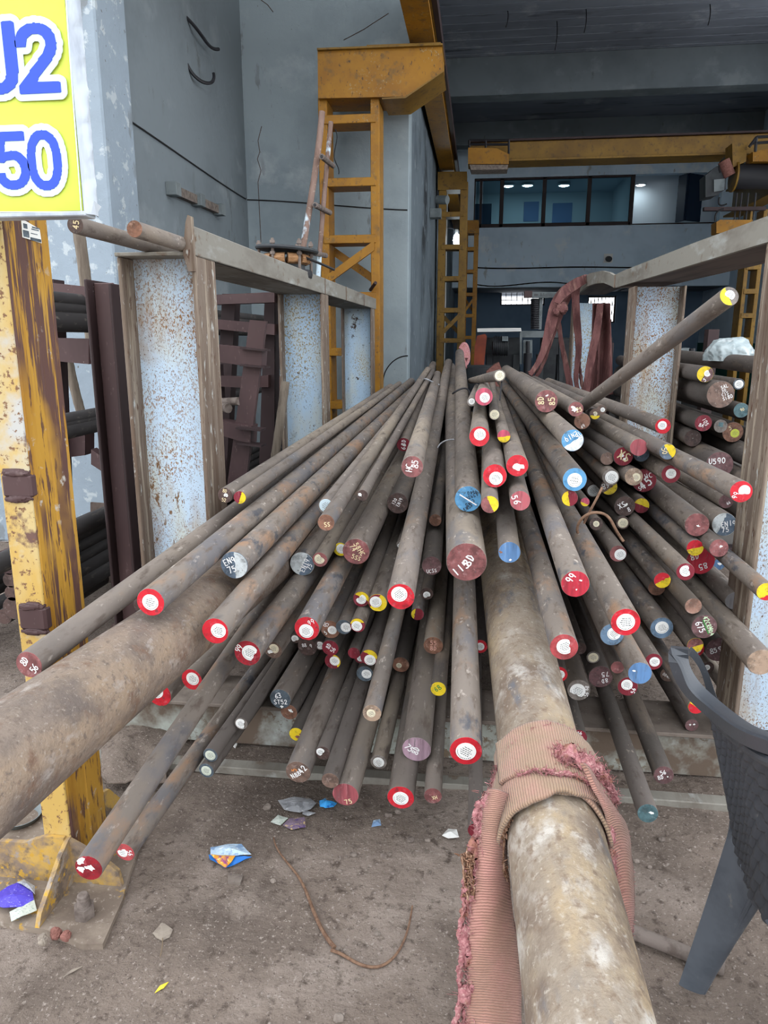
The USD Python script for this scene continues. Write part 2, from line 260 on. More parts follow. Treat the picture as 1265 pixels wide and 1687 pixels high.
worn('strap_red', (108, 72, 70), [((84, 54, 53), 20, .45, .6, (1, 1, .2)), ((128, 96, 88), 26, .55, .68, (1, 1, .2))], rough=.95, bump=.003, bscale=120)
worn('rubble', (128, 118, 110), [((104, 94, 88), 30, .45, .6, I1)], rough=.95, rnd=.2)
worn('brick_bit', (134, 92, 84), [((116, 78, 70), 40, .45, .6, I1)], rough=.95)
worn('rust_wire', (122, 96, 78), [((96, 72, 58), 60, .45, .6, I1)], rough=.9)
worn('black_metal', (38, 38, 42), [], rough=.5)
worn('dark_machine', (56, 60, 62), [((44, 46, 50), 4, .45, .6, I1)], rough=.6)
worn('grey_machine', (116, 124, 126), [((96, 104, 106), 4, .45, .6, I1)], rough=.55)
worn('orange_guard', (136, 60, 34), [((112, 46, 28), 4, .45, .6, I1)], rough=.55)
flat('frame_brown', (52, 42, 42)); flat('paper_white', (222, 222, 218)); flat('poster_blue', (110, 134, 176)); flat('door_navy', (26, 42, 62)); flat('office_wall', (196, 206, 214)); flat('cable_black', (32, 32, 34))
worn('copper_coil', (160, 122, 86), [((120, 84, 56), 40, .48, .6, (1, 1, 6))], rough=.45)
worn('bag_film', (176, 188, 190), [((150, 164, 168), 14, .45, .6, I1), ((206, 212, 212), 18, .56, .68, I1)], rough=.35, spec=.5)
emit('lamp_glow', (235, 250, 255), 40.)
glass('window_glass')

# woven sling: fine ribs across the band (uv st: u along, v across)
def weave(nm, cols):
    MATS[nm] = usdkit.material(stage, '/World/Looks/'+nm, {
    'u': ('uvmap', {'attribute': 'st'}), 'mp': ('mapping', {'scale': (1, 1, 1)}), 'w': ('wave_texture', {'wave_type': 'bands', 'bands_direction': 'x', 'scale': 62., 'distortion': 1.4, 'detail': 3., 'detail_scale': 3.}),
    'g': ('geometry', {}), 'n': ('noise_texture', {'scale': 14., 'detail': 4.}), 'r': ('rgb_ramp', {'ramp': [(p_, lin(c_)) for p_, c_ in cols]}),
    'x': ('mix', {'mix_type': 'multiply', 'fac': .6}), 'r2': ('rgb_ramp', {'ramp': [(0, (.42, .36, .34)), (.35, (.9, .9, .9)), (1, (1, 1, 1))]}),
    'b': ('bump', {'strength': .8, 'distance': .0022}), 'p': ('principled_bsdf', {'roughness': .92, 'specular_ior_level': .15, 'sheen_weight': .2})},
    [('u.UV', 'mp.vector'), ('mp.vector', 'w.vector'), ('g.position', 'n.vector'), ('n.fac', 'r.fac'), ('r.color', 'x.color1'), ('w.fac', 'r2.fac'), ('r2.color', 'x.color2'), ('x.color', 'p.base_color'), ('w.fac', 'b.height'), ('b.normal', 'p.normal')], surface='p.BSDF')
weave('sling_weave', [(0, (134, 110, 92)), (.42, (156, 132, 110)), (.58, (166, 134, 116)), (1, (190, 132, 130))])
weave('sling_weave_pink', [(0, (146, 114, 98)), (.42, (168, 130, 114)), (.58, (180, 134, 122)), (1, (196, 142, 138))])

# ================================================================ THE SETTING
# dirt yard in front, concrete floor inside
def ground_h(x, y):
    p = np.stack([x, y, 0*x], -1)
    h = .020*(meshkit.fbm(p*2.2, 4, 3)-.5)+.012*(meshkit.fbm(p*9, 3, 5)-.5)+.005*(meshkit.fbm(p*30, 2, 8)-.5)
    # trodden lumps at the lower left of the yard
    return h+.022*np.exp(-(((x+.62)/.12)**2+((y-1.12)/.09)**2))*(meshkit.fbm(p*18, 3, 9))
gx = np.r_[np.linspace(-6, -1.6, 24), np.linspace(-1.58, 1.3, 260), np.linspace(1.33, 6, 24)]
gy = np.r_[np.linspace(-1.5, .78, 12), np.linspace(.8, 2.7, 170), np.linspace(2.75, 4.72, 14)]
X, Y = np.meshgrid(gx, gy, indexing='ij'); Z = ground_h(X, Y)
ix = np.arange(X.size).reshape(X.shape); a, b, c, d = ix[:-1, :-1].ravel(), ix[1:, :-1].ravel(), ix[1:, 1:].ravel(), ix[:-1, 1:].ravel()
struct('ground', trimesh.Trimesh(np.stack([X.ravel(), Y.ravel(), Z.ravel()], 1), np.vstack([np.stack([a, b, c], 1), np.stack([a, c, d], 1)]), process=False), MATS['dirt'], 'trodden grey-brown dirt yard in front of the racks', smooth=True)
def gz(x, y): return float(ground_h(np.array(x, float), np.array(y, float)))
def atG(px, py, dz=0.): q = atZ(px, py, 0); return atZ(px, py, gz(q[0], q[1]))+np.array([0, 0, dz])
struct('trim_1', bx(-40, 40, -40, -1.5, -.06, -.012, 0), MATS['dirt'], 'far stretch of the dirt yard')
HALL_Y1 = 20.2; CEIL = 6.42; XL = -.74; XR = 6.2
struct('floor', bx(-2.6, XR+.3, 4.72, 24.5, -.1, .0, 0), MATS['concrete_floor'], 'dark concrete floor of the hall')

# left bay: pier, side wall, front return wall, then the hall's own left wall
pY = 4.7; pX = atY(181, 330, pY)[0]
struct('wall_pier', [bx(pX-1.6, pX, pY, pY+.42, 0, CEIL+.4, .012)], MATS['wall_peeling'], 'pale peeling plaster pier at the left of the bay', smooth=False)
wY = 8.05; cX = atY(406, 300, wY)[0]; cR = atY(674, 300, wY)[0]
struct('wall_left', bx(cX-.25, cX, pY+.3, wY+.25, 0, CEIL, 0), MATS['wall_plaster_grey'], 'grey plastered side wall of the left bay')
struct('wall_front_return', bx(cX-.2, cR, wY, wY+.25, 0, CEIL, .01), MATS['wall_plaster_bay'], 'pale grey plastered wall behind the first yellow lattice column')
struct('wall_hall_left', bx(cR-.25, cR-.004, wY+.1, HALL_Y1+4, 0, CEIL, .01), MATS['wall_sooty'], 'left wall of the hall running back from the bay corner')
rw_ = sg.box(4.72, 0, HALL_Y1+4, CEIL)
for ya_, yb_ in ((5.1, 8.8), (9.1, 12.9)): rw_ = rw_.difference(sg.box(ya_, .6, yb_, 6.1))    # tall unseen openings, added to bring more daylight into the hall
struct('wall_right', prism(rw_, XR, XR+.25, 'x'), MATS['wall_plaster'], 'right wall of the hall with tall unseen openings added for daylight')
struct('dado_right', bx(XR-.012, XR-.001, 6, HALL_Y1+3, 0, 1.35, 0), MATS['dado_green'], 'green dado band on the right wall')
# ceiling slab with transverse concrete beams and formwork lines
cm = [bx(-4.2, XR+.4, pY, HALL_Y1+4.3, CEIL, CEIL+.25, 0)]
struct('ceiling', cm, MATS['ceiling_concrete'], 'dark concrete roof slab')
struct('trim_2', bx(cX-.2, XR+.2, pY-.02, pY+.36, CEIL-.4, CEIL+.4, .01), MATS['wall_plaster'], 'plastered front edge beam over the opening')
for k, (yy, dp) in enumerate(((9.78, .62), (14.83, .64), (18.9, .5))):
    struct('ceiling_beam', bx(cX, XR, yy, yy+.42, CEIL-dp, CEIL, .01), MATS['wall_plaster_grey'], 'pale concrete beam across the hall ceiling')
for k in range(14):     # raised fins left by the formwork boards
    yy = 10.4+k*.33
    if not 14.7 < yy < 15.4: struct('ceiling_fin', bx(cR, XR, yy, yy+.012, CEIL-.012, CEIL+.01, .002), MATS['ceiling_concrete'], 'thin formwork seam on the ceiling')
# back wall: mezzanine front with window band, recessed blue wall below
BY = HALL_Y1
def pz(py, Yp=BY, px=900): return atY(px, py, Yp)[2]
def pX_(px, Yp=BY, py=400): return atY(px, py, Yp)[0]
z_lo, z_sill, z_head = pz(473), pz(373), pz(291)
wx0, wx1 = pX_(779), pX_(1181)
x_l, x_r = cR-.2, XR+.2
struct('wall_back', [bx(x_l, x_r, BY, BY+.2, z_lo, z_sill, .01), bx(x_l, x_r, BY, BY+.2, z_head, CEIL, 0), bx(x_l, wx0, BY, BY+.2, z_sill, z_head, 0), bx(wx1, x_r, BY, BY+.2, z_sill, z_head, 0)], MATS['wall_plaster'], 'pale upper back wall under the office windows')
struct('floor_mezzanine', bx(x_l, x_r, BY+.2, BY+4, z_lo, z_lo+.15, 0), MATS['ceiling_concrete'], 'slab of the office floor')
LY = BY+2.2      # recessed lower wall
lw = sg.box(x_l, 0, x_r, z_lo)
def hole(px0, py0, px1, py1): return sg.box(pX_(px0, LY, 500), pz(py1, LY), pX_(px1, LY, 500), pz(py0, LY))
h1, h2 = hole(824, 475, 897, 503), hole(968, 488, 1015, 532)
struct('wall_back_lower', prism(lw.difference(unary_union([h1, h2])), LY, LY+.2, 'y'), MATS['wall_blue'], 'blue painted wall recessed under the office')
for h, lab in ((h1, 'barred window in the blue back wall'), (h2, 'bright window behind the hanging red straps')):
    x0, z0, x1, z1 = h.bounds
    w = struct('window', [bx(x0, x1, LY+.08, LY+.13, z0, z0+.04), bx(x0, x1, LY+.08, LY+.13, z1-.04, z1), bx(x0, x0+.04, LY+.08, LY+.13, z0, z1), bx(x1-.04, x1, LY+.08, LY+.13, z0, z1)], MATS['frame_brown'], lab)
    for q in np.linspace(x0, x1, 9)[1:-1]: child(w, 'grille_bar', bx(q-.008, q+.008, LY+.05, LY+.066, z0, z1, .002), MATS['frame_brown'])
    for q in np.linspace(z0, z1, 4)[1:-1]: child(w, 'grille_bar', bx(x0, x1, LY+.07, LY+.08, q-.008, q+.008, .002), MATS['frame_brown'])
# the office behind the window band
OY = BY+3.6
struct('wall_office', bx(x_l, x_r, OY, OY+.1, z_lo, CEIL, 0), MATS['office_wall'], 'pale wall at the back of the office')
ox = pX_(1048)
struct('wall_office_side', bx(ox-.08, ox-.0, BY+.9, OY, z_lo, CEIL, 0), MATS['office_wall'], 'office partition')
struct('wall_office_near', bx(ox, wx1+.5, BY+1.0, BY+1.08, z_lo, CEIL, 0), MATS['office_wall'], 'bright white partition behind the open office window')
cuts = [779, 790, 824, 893, 966, 1036]
fr = []
for k, p in enumerate(cuts):
    x = pX_(p); wd = .10 if k in (2, 3, 4, 5) else .06
    fr.append(bx(x-wd/2, x+wd/2, BY+.03, BY+.12, z_sill, z_head, .008))
xe = pX_(1036)
fr += [bx(wx0, xe, BY+.03, BY+.12, z_sill, z_sill+.09, .008), bx(wx0, xe, BY+.03, BY+.12, z_head-.05, z_head, .008), bx(xe, wx1, BY+.05, BY+.12, z_sill, z_sill+.035, .006)]
wn = struct('window_band', fr, MATS['frame_brown'], 'dark framed office window band high on the back wall')
for k in range(5):
    x0, x1 = pX_(cuts[k])+.05, pX_(cuts[k+1])-.05
    child(wn, 'pane', bx(x0, x1, BY+.07, BY+.076, z_sill+.06, z_head-.04, 0), MATS['window_glass'])
nx0, nx1 = pX_(1112), pX_(1150)
child(wn, 'open_sash', [bar((nx0, BY+.1, (z_sill+z_head)/2), (nx0+.12, BY-.2, (z_sill+z_head)/2), .05, z_head-z_sill-.1), bar((nx0+.14, BY-.2, (z_sill+z_head)/2), (nx1, BY+.1, (z_sill+z_head)/2), .05, z_head-z_sill-.1)], MATS['door_navy'], 'dark folded window leaf')

def lamp(x, y, z, r, label):
    t = Thing('ceiling_lamp', label, 'lamp', (x, y, z))
    t.part('housing', lathe([(0, .05), (r*1.2, .05), (r*1.25, .02), (r*1.1, 0), (0, 0.005)], 20, (x, y, z)), MATS['office_wall'])
    t.part('diffuser', lathe([(0, -.02), (r*.7, -.015), (r, .004), (0, .004)], 20, (x, y, z)), MATS['lamp_glow'])
for p, q, lab in ((837, 307, 'left round ceiling lamp glowing in the office'), (869, 306, 'middle round ceiling lamp glowing in the office'), (929, 306, 'right round ceiling lamp glowing in the office')):
    v = atY(p, q, BY+2.2); lamp(v[0], v[1], v[2], .15, lab)
struct('ceiling_office', bx(x_l, x_r, BY+.2, OY, atY(869, 306, BY+2.2)[2]+.06, atY(869, 306, BY+2.2)[2]+.12, 0), MATS['office_wall'], 'office ceiling')
v = atY(1065, 306, BY+.7); lamp(pX_(1048, BY+.6), BY+.62, v[2], .12, 'lamp beside the bright white office partition')
for p0, p1, q0, q1, lab in ((862, 888, 332, 365, 'blue-white notice sheet on the office wall, left one'), (909, 943, 334, 368, 'blue-white notice sheet on the office wall, right one')):
    a_, b_ = atY(p0, q1, OY-.01), atY(p1, q0, OY-.01); single('notice_sheet', bx(a_[0], b_[0], OY-.02, OY-.002, a_[2], b_[2]), MATS['poster_blue'], lab, 'poster')
a_ = atY(782, 340, OY-.1)
single('office_cabinet', bx(a_[0]-.3, a_[0]+.5, OY-.5, OY-.02, z_lo+.15, a_[2]), MATS['door_navy'], 'dark cabinet behind the leftmost office pane', 'cabinet')
# bulb on the left wall by the second lattice column
v = atY(752, 393, 14.5)
t = Thing('wall_lamp', 'bright white bulb glowing behind the second yellow column', 'lamp', v)
t.part('bulb', lathe([(0, -.13), (.05, -.11), (.07, -.03), (.05, .06), (.02, .09), (0, .09)], 16, v), MATS['lamp_glow'])
t.part('holder', lathe([(0, .08), (.03, .08), (.03, .16), (0, .16)], 12, v), MATS['paper_white'])
t.part('arm', tube([v+np.array([0, 0, .15]), v+np.array([-.1, 0, .19]), np.array([cR, v[1], v[2]+.2])], .012), MATS['black_metal'])
single('downpipe', tube([(cR+.10, 13.4, 0), (cR+.10, 13.4, 4.2)], .055, 14), MATS['paper_white'], 'white vertical pipe on the left hall wall behind the second column', 'pipe')
single('floodlight', [bx(cR, cR+.16, 11.2, 11.4, *sorted((atY(712, 345, 11.3)[2], atY(712, 360, 11.3)[2]))), tube([(cR+.1, 11.28, atY(712, 330, 11.3)[2]), (cR+.25, 11.2, atY(720, 332, 11.3)[2])], .06, 14)], MATS['grey_machine'], 'small grey camera box on the left hall wall', 'camera')
def wire(pts, r, name, label, cat, mat='cable_black', n=30, group=None): return single(name, tube(spline(pts, n), r, 6), MATS[mat], label, cat, group)
wire([atY(x, y, BY-.02) for x, y in ((786, 441), (860, 442), (950, 440), (1050, 441), (1150, 437))], .018, 'cable', 'upper black cable strung along the back wall', 'cable')
wire([atY(x, y, BY-.02) for x, y in ((786, 469), (830, 471), (905, 465), (950, 469), (1040, 467))], .016, 'cable', 'lower sagging cable along the back wall', 'cable')
wire([atY(x, y, wY-.006) for x, y in ((407, 329), (470, 332), (560, 339), (671, 346))], .006, 'cable', 'thin wire across the wall behind the lattice column', 'cable')
wire([np.array([cX+.008, q[1], q[2]]) for q in (atX(206, 195, cX), atX(290, 252, cX), atX(360, 300, cX), atX(404, 328, cX))], .006, 'cable', 'thin wire running along the left bay wall', 'cable')
v = atY(1002, 426, BY-.05)
t = Thing('bracket_camera', 'small dark camera on the pale back wall', 'camera', v)
t.part('body', tube([v+[0, .05, 0], v+[0, -.16, -.03]], .07, 14), MATS['black_metal']); t.part('mount', bx(v[0]-.11, v[0]+.11, BY-.03, BY, v[2]-.1, v[2]+.12), MATS['paper_white'])
for k_, P_ in enumerate((((431, 208), (425, 232), (428, 250), (424, 262), (430, 281), (425, 300), (427, 340), (430, 400)), ((566, 66), (600, 48), (612, 40), (640, 22)), ((430, 0), (441, 8), (450, 20)))):
    struct('wall_crack', tube([atY(x, y, wY-.001) for x, y in P_], .004, 5), MATS['underside_dark'], ('long hairline crack down the left of the bay end wall', 'diagonal hairline crack above the lattice bracket', 'short crack high in the bay corner')[k_])
# tube light batten on the bay wall and rebar stubs
p0, p1 = atX(277, 312, cX), atX(354, 346, cX)
t = Thing('light_batten', 'empty tube light batten fixed on the grey bay wall', 'light fitting', p0)
t.part('rail', bar(p0+[.03, 0, 0], p1+[.03, 0, 0], .05, .07), MATS['rubble'])
for q in (p0, (p0+p1)/2, p1): t.part('clip', bx(q[0]+.0, q[0]+.09, q[1]-.05, q[1]+.05, q[2]-.05, q[2]+.05), MATS['grey_machine'])
for pts, lab in ((((308, 28), (312, 45), (325, 70), (341, 82)), 'upper rebar stub hanging out of the grey bay wall'), (((310, 105), (316, 130), (320, 136), (332, 122)), 'lower rebar stub poking out of the grey bay wall')):
    P = [atX(x, y, cX)+[.02+.03*i, 0, 0] for i, (x, y) in enumerate(pts)]; P[0][0] = cX-.01
    wire(P, .014, 'rebar_stub', lab, 'rebar', 'black_metal')
for px, y1, y2, lab in ((836, 18, 45, 'left'), (917, 35, 83, 'second'), (965, 15, 54, 'third'), (1169, 7, 42, 'right'), (830, 97, 140, 'lower left'), (1098, 90, 130, 'lower right')):
    q = atZ(px, y1, CEIL); e = atY(px-3, y2, q[1]); wire([q+[0, 0, .02], (q+e)/2+[.02, 0, 0], e], .008, 'hook_wire', f'wire hook hanging from the hall ceiling, {lab} one', 'hook', 'black_metal', 8)

# ================================================================ CRANE, LATTICE COLUMNS
def lattice(x0, x1, Y, ztop, rungs, brace, cap, mat, label, dep=.3, leg=.085):
    t = Thing('lattice_column', label, 'column', ((x0+x1)/2, Y, 0))
    for a_ in (x0, x1-leg): t.part('leg', bx(a_, a_+leg, Y, Y+dep, 0, ztop, .005), MATS[mat])
    for z in rungs: t.part('rung', bx(x0+leg*.4, x1-leg*.4, Y-.012, Y+dep*.9, z-.038, z+.038, .004), MATS[mat])
    for za, zb in brace:
        t.part('brace', bar((x0+.04, Y-.02, za), (x1-.04, Y-.02, zb), .02, .075, (0, 1, 0)).copy(), MATS[mat]) if False else t.part('brace', hull([(xx, yy, zz+dz) for xx, zz in ((x0+.05, za), (x1-.05, zb)) for dz in (-.045, .045) for yy in (Y-.018, Y+.02)]), MATS[mat])
        t.part('brace', hull([(xx, yy, zz+dz) for xx, zz in ((x0+.05, zb), (x1-.05, za)) for dz in (-.045, .045) for yy in (Y+dep-.03, Y+dep)]), MATS[mat])
    cap(t); return t
Y1 = 7.4
X0, X1 = atY(526, 300, Y1)[0], atY(625, 300, Y1)[0]
zz = lambda p, Yp=Y1, px=580: atY(px, p, Yp)[2]
def cap1(t):
    P = [(523, 80), (728, 73), (729, 117), (667, 159), (524, 162)]
    t.part('bracket', pxprism(P, Y1-.06, .42), MATS['crane_yellow'])
    t.part('pipe_stub', tube([(X1-.09, Y1-.01, zz(478)), (X1-.02, Y1-.14, zz(468))], .016, 10), MATS['maroon_dark'])
    t.part('bracket_flange', pxprism([(522, 82), (729, 74), (729, 71), (522, 79)], Y1-.1, .5), MATS['crane_yellow_dark'])
    t.part('bracket_flange', pxprism([(729, 117), (667, 159), (629, 161), (629, 163.5), (668, 161.5), (731, 118)], Y1-.1, .5), MATS['crane_yellow_dark'])
    t.part('bearing_plate', pxprism([(604, 74), (726, 69.5), (726, 72), (604, 77)], Y1-.04, .36), MATS['crane_yellow_dark'])
lattice(X0, X1, Y1, zz(158), [zz(196), zz(300), zz(394), zz(488), zz(580), zz(668)], [(zz(462), zz(405))], cap1, 'crane_yellow', 'yellow lattice column with a wide bracket, nearest of the left row')
Y2 = 12.6
def cap2(t): t.part('bracket', pxprism([(721, 283), (769, 282.5), (769, 312), (721, 313)], Y2-.03, .36), MATS['crane_yellow_dark'])
X0b, X1b = max(atY(721.5, 400, Y2)[0], cR+.02), atY(768.5, 400, Y2)[0]
z2 = lambda p: zz(p, Y2, 745)
lattice(X0b, X1b, Y2, z2(300), [z2(353), z2(407), z2(459), z2(511), z2(561)], [(z2(553), z2(516))], cap2, 'crane_yellow_dark', 'second yellow lattice column of the left row, beside the white pipe', leg=.12)
Y3 = 17.3
def cap3(t): t.part('bracket', pxprism([(762, 363), (789, 362.5), (789, 384), (762, 384.5)], Y3-.03, .36), MATS['crane_yellow'])
z3 = lambda p: zz(p, Y3, 778)
lattice(atY(763, 400, Y3)[0], atY(788, 400, Y3)[0], Y3, z3(372), [z3(410), z3(447), z3(485), z3(520), z3(556)], [(z3(515), z3(490))], cap3, 'crane_yellow', 'farthest yellow lattice column of the left row, in front of the back wall', leg=.1)
Y4 = 12.6
lattice(atY(1222, 480, Y4)[0], atY(1250, 480, Y4)[0], Y4, atY(1235, 345, Y4)[2], [atY(1235, p, Y4)[2] for p in (400, 440, 480, 520, 560)], [], lambda t: None, 'crane_yellow_dark', 'yellow lattice column on the right side of the hall', leg=.06)
# runway beam on the left: I section along y
rz = zz(72)+.03; rx = (atY(668, 72, Y1)[0]+atY(719, 72, Y1)[0])/2; rw = abs(atY(719, 72, Y1)[0]-atY(668, 72, Y1)[0])/2
t = Thing('runway_beam', 'yellow crane runway girder over the left columns', 'girder', (rx, 3, rz))
t.part('bottom_flange', bx(rx-rw*.82, rx+rw*.82, 2.2, 19.5, rz, rz+.025), MATS['crane_yellow'])
t.part('web', bx(rx-.012, rx+.012, 2.2, 19.5, rz+.02, rz+.5), MATS['crane_yellow_dark'])
t.part('top_flange', bx(rx-rw*.82, rx+rw*.82, 2.2, 19.5, rz+.5, rz+.525), MATS['crane_yellow_dark'])
t.part('rail', bx(rx-.03, rx+.03, 2.2, 19.5, rz+.525, rz+.585), MATS['maroon_steel'])
t.part('cable_bar', bx(rx+rw*.85, rx+rw*.85+.05, 2.2, 19.5, rz+.1, rz+.2), MATS['maroon_dark'], label='dark conductor bar along the girder')
rx2 = atY(1300, 300, 12.6)[0]
t = Thing('runway_beam', 'dark yellow crane runway girder on the right side', 'girder', (rx2, 6, rz))
t.part('bottom_flange', bx(rx2-.15, rx2+.15, 6, 15.2, rz-.45, rz-.42), MATS['crane_yellow_dark']); t.part('web', bx(rx2-.012, rx2+.012, 6, 15.2, rz-.43, rz+.02), MATS['crane_yellow_dark']); t.part('top_flange', bx(rx2-.15, rx2+.15, 6, 15.2, rz, rz+.03), MATS['crane_yellow_dark'])
# bridge girder with end carriage
CY_ = 12.2
bz0, bz1 = atY(1000, 259, CY_)[2], atY(1000, 228, CY_)[2]; bx0 = atY(772, 245, CY_)[0]
t = Thing('crane_bridge', 'dark yellow bridge girder of the overhead crane spanning the hall', 'crane', (2, CY_, bz0))
t.part('girder', bx(bx0, rx2, CY_, CY_+.3, bz0, bz1, .01), MATS['crane_yellow_dark'])
t.part('bottom_flange', bx(bx0+.6, rx2, CY_-.08, CY_+.38, bz0-.03, bz0), MATS['crane_yellow_dark']); t.part('top_flange', bx(bx0, rx2, CY_-.05, CY_+.35, bz1, bz1+.03), MATS['maroon_dark'])
t.part('end_carriage', pxprism([(771, 243), (818, 244), (838, 254), (838, 270), (771, 270)], CY_-.5, .35), MATS['crane_yellow'])
t.part('end_carriage_base', pxprism([(773, 270.5), (837, 270.5), (836, 279), (776, 280)], CY_-.46, .3), MATS['rubble'])
rl = [tube([atY(a_, b_, CY_-.3) for a_, b_ in s], .018, 6) for s in (((773, 231), (838, 231)), ((773, 238), (838, 238)), ((773, 231), (773, 243)), ((838, 231), (838, 253)), ((800, 231), (800, 244)))]
t.part('guard_rail', rl, MATS['black_metal'])
# hoist trolley at the right end
t = Thing('hoist_trolley', 'dark hoist trolley with control box hanging under the crane bridge', 'hoist', atY(1220, 320, CY_-.3))
Yh = CY_-.4
t.part('drum', tube([atY(1209, 291, Yh+.1), atY(1330, 291, Yh+.1)], .17, 24), MATS['black_metal'])
t.part('drum_flange', tube([atY(1207, 291, Yh+.1), atY(1210, 291, Yh+.1)], .21, 24), MATS['crane_yellow_dark'])
t.part('control_box', pxprism([(1162, 289), (1180, 274), (1195, 270), (1195, 312), (1180, 322), (1162, 325)], Yh, .3), MATS['dark_machine'])
t.part('control_panel', pxprism([(1176, 296), (1194, 294), (1193, 313), (1176, 316)], Yh-.03, .04), MATS['grey_machine'])
t.part('motor', tube([atY(1192, 265, Yh), atY(1202, 290, Yh)], .08, 16), MATS['brick_bit'])
t.part('bracket', pxprism([(1206, 236), (1231, 234), (1229, 266), (1207, 276)], Yh-.02, .3), MATS['crane_yellow_dark'])
t.part('side_plate', pxprism([(1240, 250), (1300, 238), (1300, 265), (1240, 266)], Yh-.1, .3), MATS['crane_yellow'])
t.part('frame_bar', pxprism([(1160, 341), (1262, 340), (1262, 346), (1160, 347)], Yh, .08), MATS['maroon_dark'])
t.part('hook_block', pxprism([(1180, 366), (1186, 362), (1240, 362), (1240, 392), (1186, 384), (1180, 384)], Yh, .25), MATS['crane_yellow'])
t.part('upper_rail', [tube([atY(a_, b_, Yh-.2) for a_, b_ in s], .02, 6) for s in (((1234, 242), (1246, 226)), ((1246, 226), (1300, 223)), ((1246, 226), (1244, 250)), ((1240, 236), (1300, 232)))], MATS['black_metal'])
for px in (1222, 1233, 1245, 1214): t.part('rope', tube([atY(px, 318, Yh+.1), atY(px-5, 366, Yh+.1)], .012, 6), MATS['black_metal'])
for pts in (((1185, 325), (1186, 338), (1197, 336)), ((1178, 364), (1181, 350), (1192, 344)), ((1186, 285), (1186, 268), (1194, 260))): t.part('cable', tube(spline([atY(a_, b_, Yh) for a_, b_ in pts], 14), .012, 6), MATS['cable_black'])

# ================================================================ RACKS OF H-SECTION STEEL
def hcolumn(t, x0, x1, y0, y1, z0, z1, mweb, mfl, inner='r'):
    """H-section column: two flanges along y joined by the web seen from the front."""
    tf = .014
    for a_ in (x0, x1-tf): t.part('flange', bx(a_, a_+tf, y0, y1, z0, z1, .003), MATS[mfl])
    ym = (y0+y1)/2
    t.part('web', bx(x0+tf, x1-tf, ym-.006, ym+.006, z0, z1, 0), MATS[mweb])
ZT = 1.685; LX0, LX1 = -1.185, -.918; RX0, RX1 = .822, 1.09
for Yc, mw, lab, e in ((2.375, 'column_white_rusted', 'rust-speckled white H-section column, front one of the left rack', 0), (4.33, 'column_white_worn', 'pale blue worn H-section column, middle one of the left rack', 0), (6.35, 'column_white_worn', 'peeling H-section column, rear one of the left rack beside the yellow lattice', 0)):
    t = Thing('rack_column', lab, 'column', ((LX0+LX1)/2, Yc, 0), 'H-section columns of the racks')
    hcolumn(t, LX0, LX1, Yc, Yc+.185, (.19 if Yc < 3 else 0), ZT, mw, 'flange_rust')
t = Thing('rack_beam', 'grey steel channel along the top of the left rack', 'beam', (LX1, 4.4, ZT), 'top beams of the racks')
t.part('web', bx(LX0, LX1, 2.36, 6.6, ZT, ZT+.012, .002), MATS['flange_grey'])
t.part('inner_flange', bx(LX1-.014, LX1+.002, 2.37, 6.6, ZT, ZT+.09, .003), MATS['flange_grey'])
t.part('end_lug', prism([(LX1-.016, ZT-.05), (LX1+.004, ZT-.05), (LX1+.004, ZT+.115), (LX1-.008, ZT+.12), (LX1-.016, ZT+.1), (LX1-.03, ZT+.014), (LX1-.03, ZT)], 2.352, 2.37, 'y'), MATS['flange_rust'])
for Yc in (4.4, 5.1, 5.9): t.part('weld_joint', bx(LX1-.002, LX1+.006, Yc, Yc+.012, ZT, ZT+.09, .001), MATS['flange_rust'])
RZ = 1.705
for Yc, mw, lab in ((2.19, 'column_white_rusted', 'rust-speckled white H-section column, front one of the right rack'), (4.24, 'column_white_rusted', 'white speckled H-section column, middle one of the right rack'), (6.9, 'column_white_worn', 'pale H-section column behind the hanging red straps')):
    t = Thing('rack_column', lab, 'column', ((RX0+RX1)/2, Yc, 0), 'H-section columns of the racks')
    hcolumn(t, RX0, RX1, Yc, Yc+.185, (.19 if Yc < 3 else 0), RZ+(0 if Yc < 5 else .04), mw, 'flange_rust')
# right top beam: straight from the front column to the middle one, then an arched length
def yz(px, py, X=RX0): q = atX(px, py, X); return (q[1], q[2])
t = Thing('rack_beam', 'grey channel along the top of the right rack with an arched rear length', 'beam', (RX0, 4.2, RZ), 'top beams of the racks')
seg1 = [yz(1264, 405), yz(1017, 474), yz(1016, 453), yz(1060, 436), yz(1110, 414), yz(1264, 360)]
ext = lambda p, q, Y: (Y, p[1]+(q[1]-p[1])*(Y-p[0])/(q[0]-p[0]))
b0_, b1_, t0_, t1_ = yz(1017, 474), yz(1250, 405), yz(1016, 453), yz(1262, 359)
seg1 = [ext(b0_, b1_, 1.9), b0_, t0_, yz(1030, 446), yz(1148, 400), ext(yz(1148, 400), t1_, 1.9)]
t.part('inner_flange', prism(seg1, RX0-.012, RX0+.004, 'x'), MATS['flange_grey'])
seg2 = [yz(1016, 474), yz(1008, 470), yz(998, 466), yz(985, 467), yz(970, 472), yz(958, 482), yz(945, 486), yz(945, 470), yz(958, 462), yz(975, 450), yz(995, 446), yz(1008, 449), yz(1016, 454)]
t.part('inner_flange', prism(seg2, RX0-.016, RX0+.002, 'x'), MATS['flange_grey'], label='arched length of the flange')
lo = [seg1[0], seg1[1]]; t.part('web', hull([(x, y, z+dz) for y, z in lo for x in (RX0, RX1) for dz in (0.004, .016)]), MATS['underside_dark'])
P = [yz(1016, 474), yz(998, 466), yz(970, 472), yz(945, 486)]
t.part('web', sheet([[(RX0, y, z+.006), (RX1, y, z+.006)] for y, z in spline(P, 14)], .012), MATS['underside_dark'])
t.part('weld_joint', bx(RX0-.018, RX0-.01, yz(1016, 470)[0]-.012, yz(1016, 470)[0]+.012, yz(1016, 474)[1], yz(1016, 453)[1]), MATS['flange_rust'])
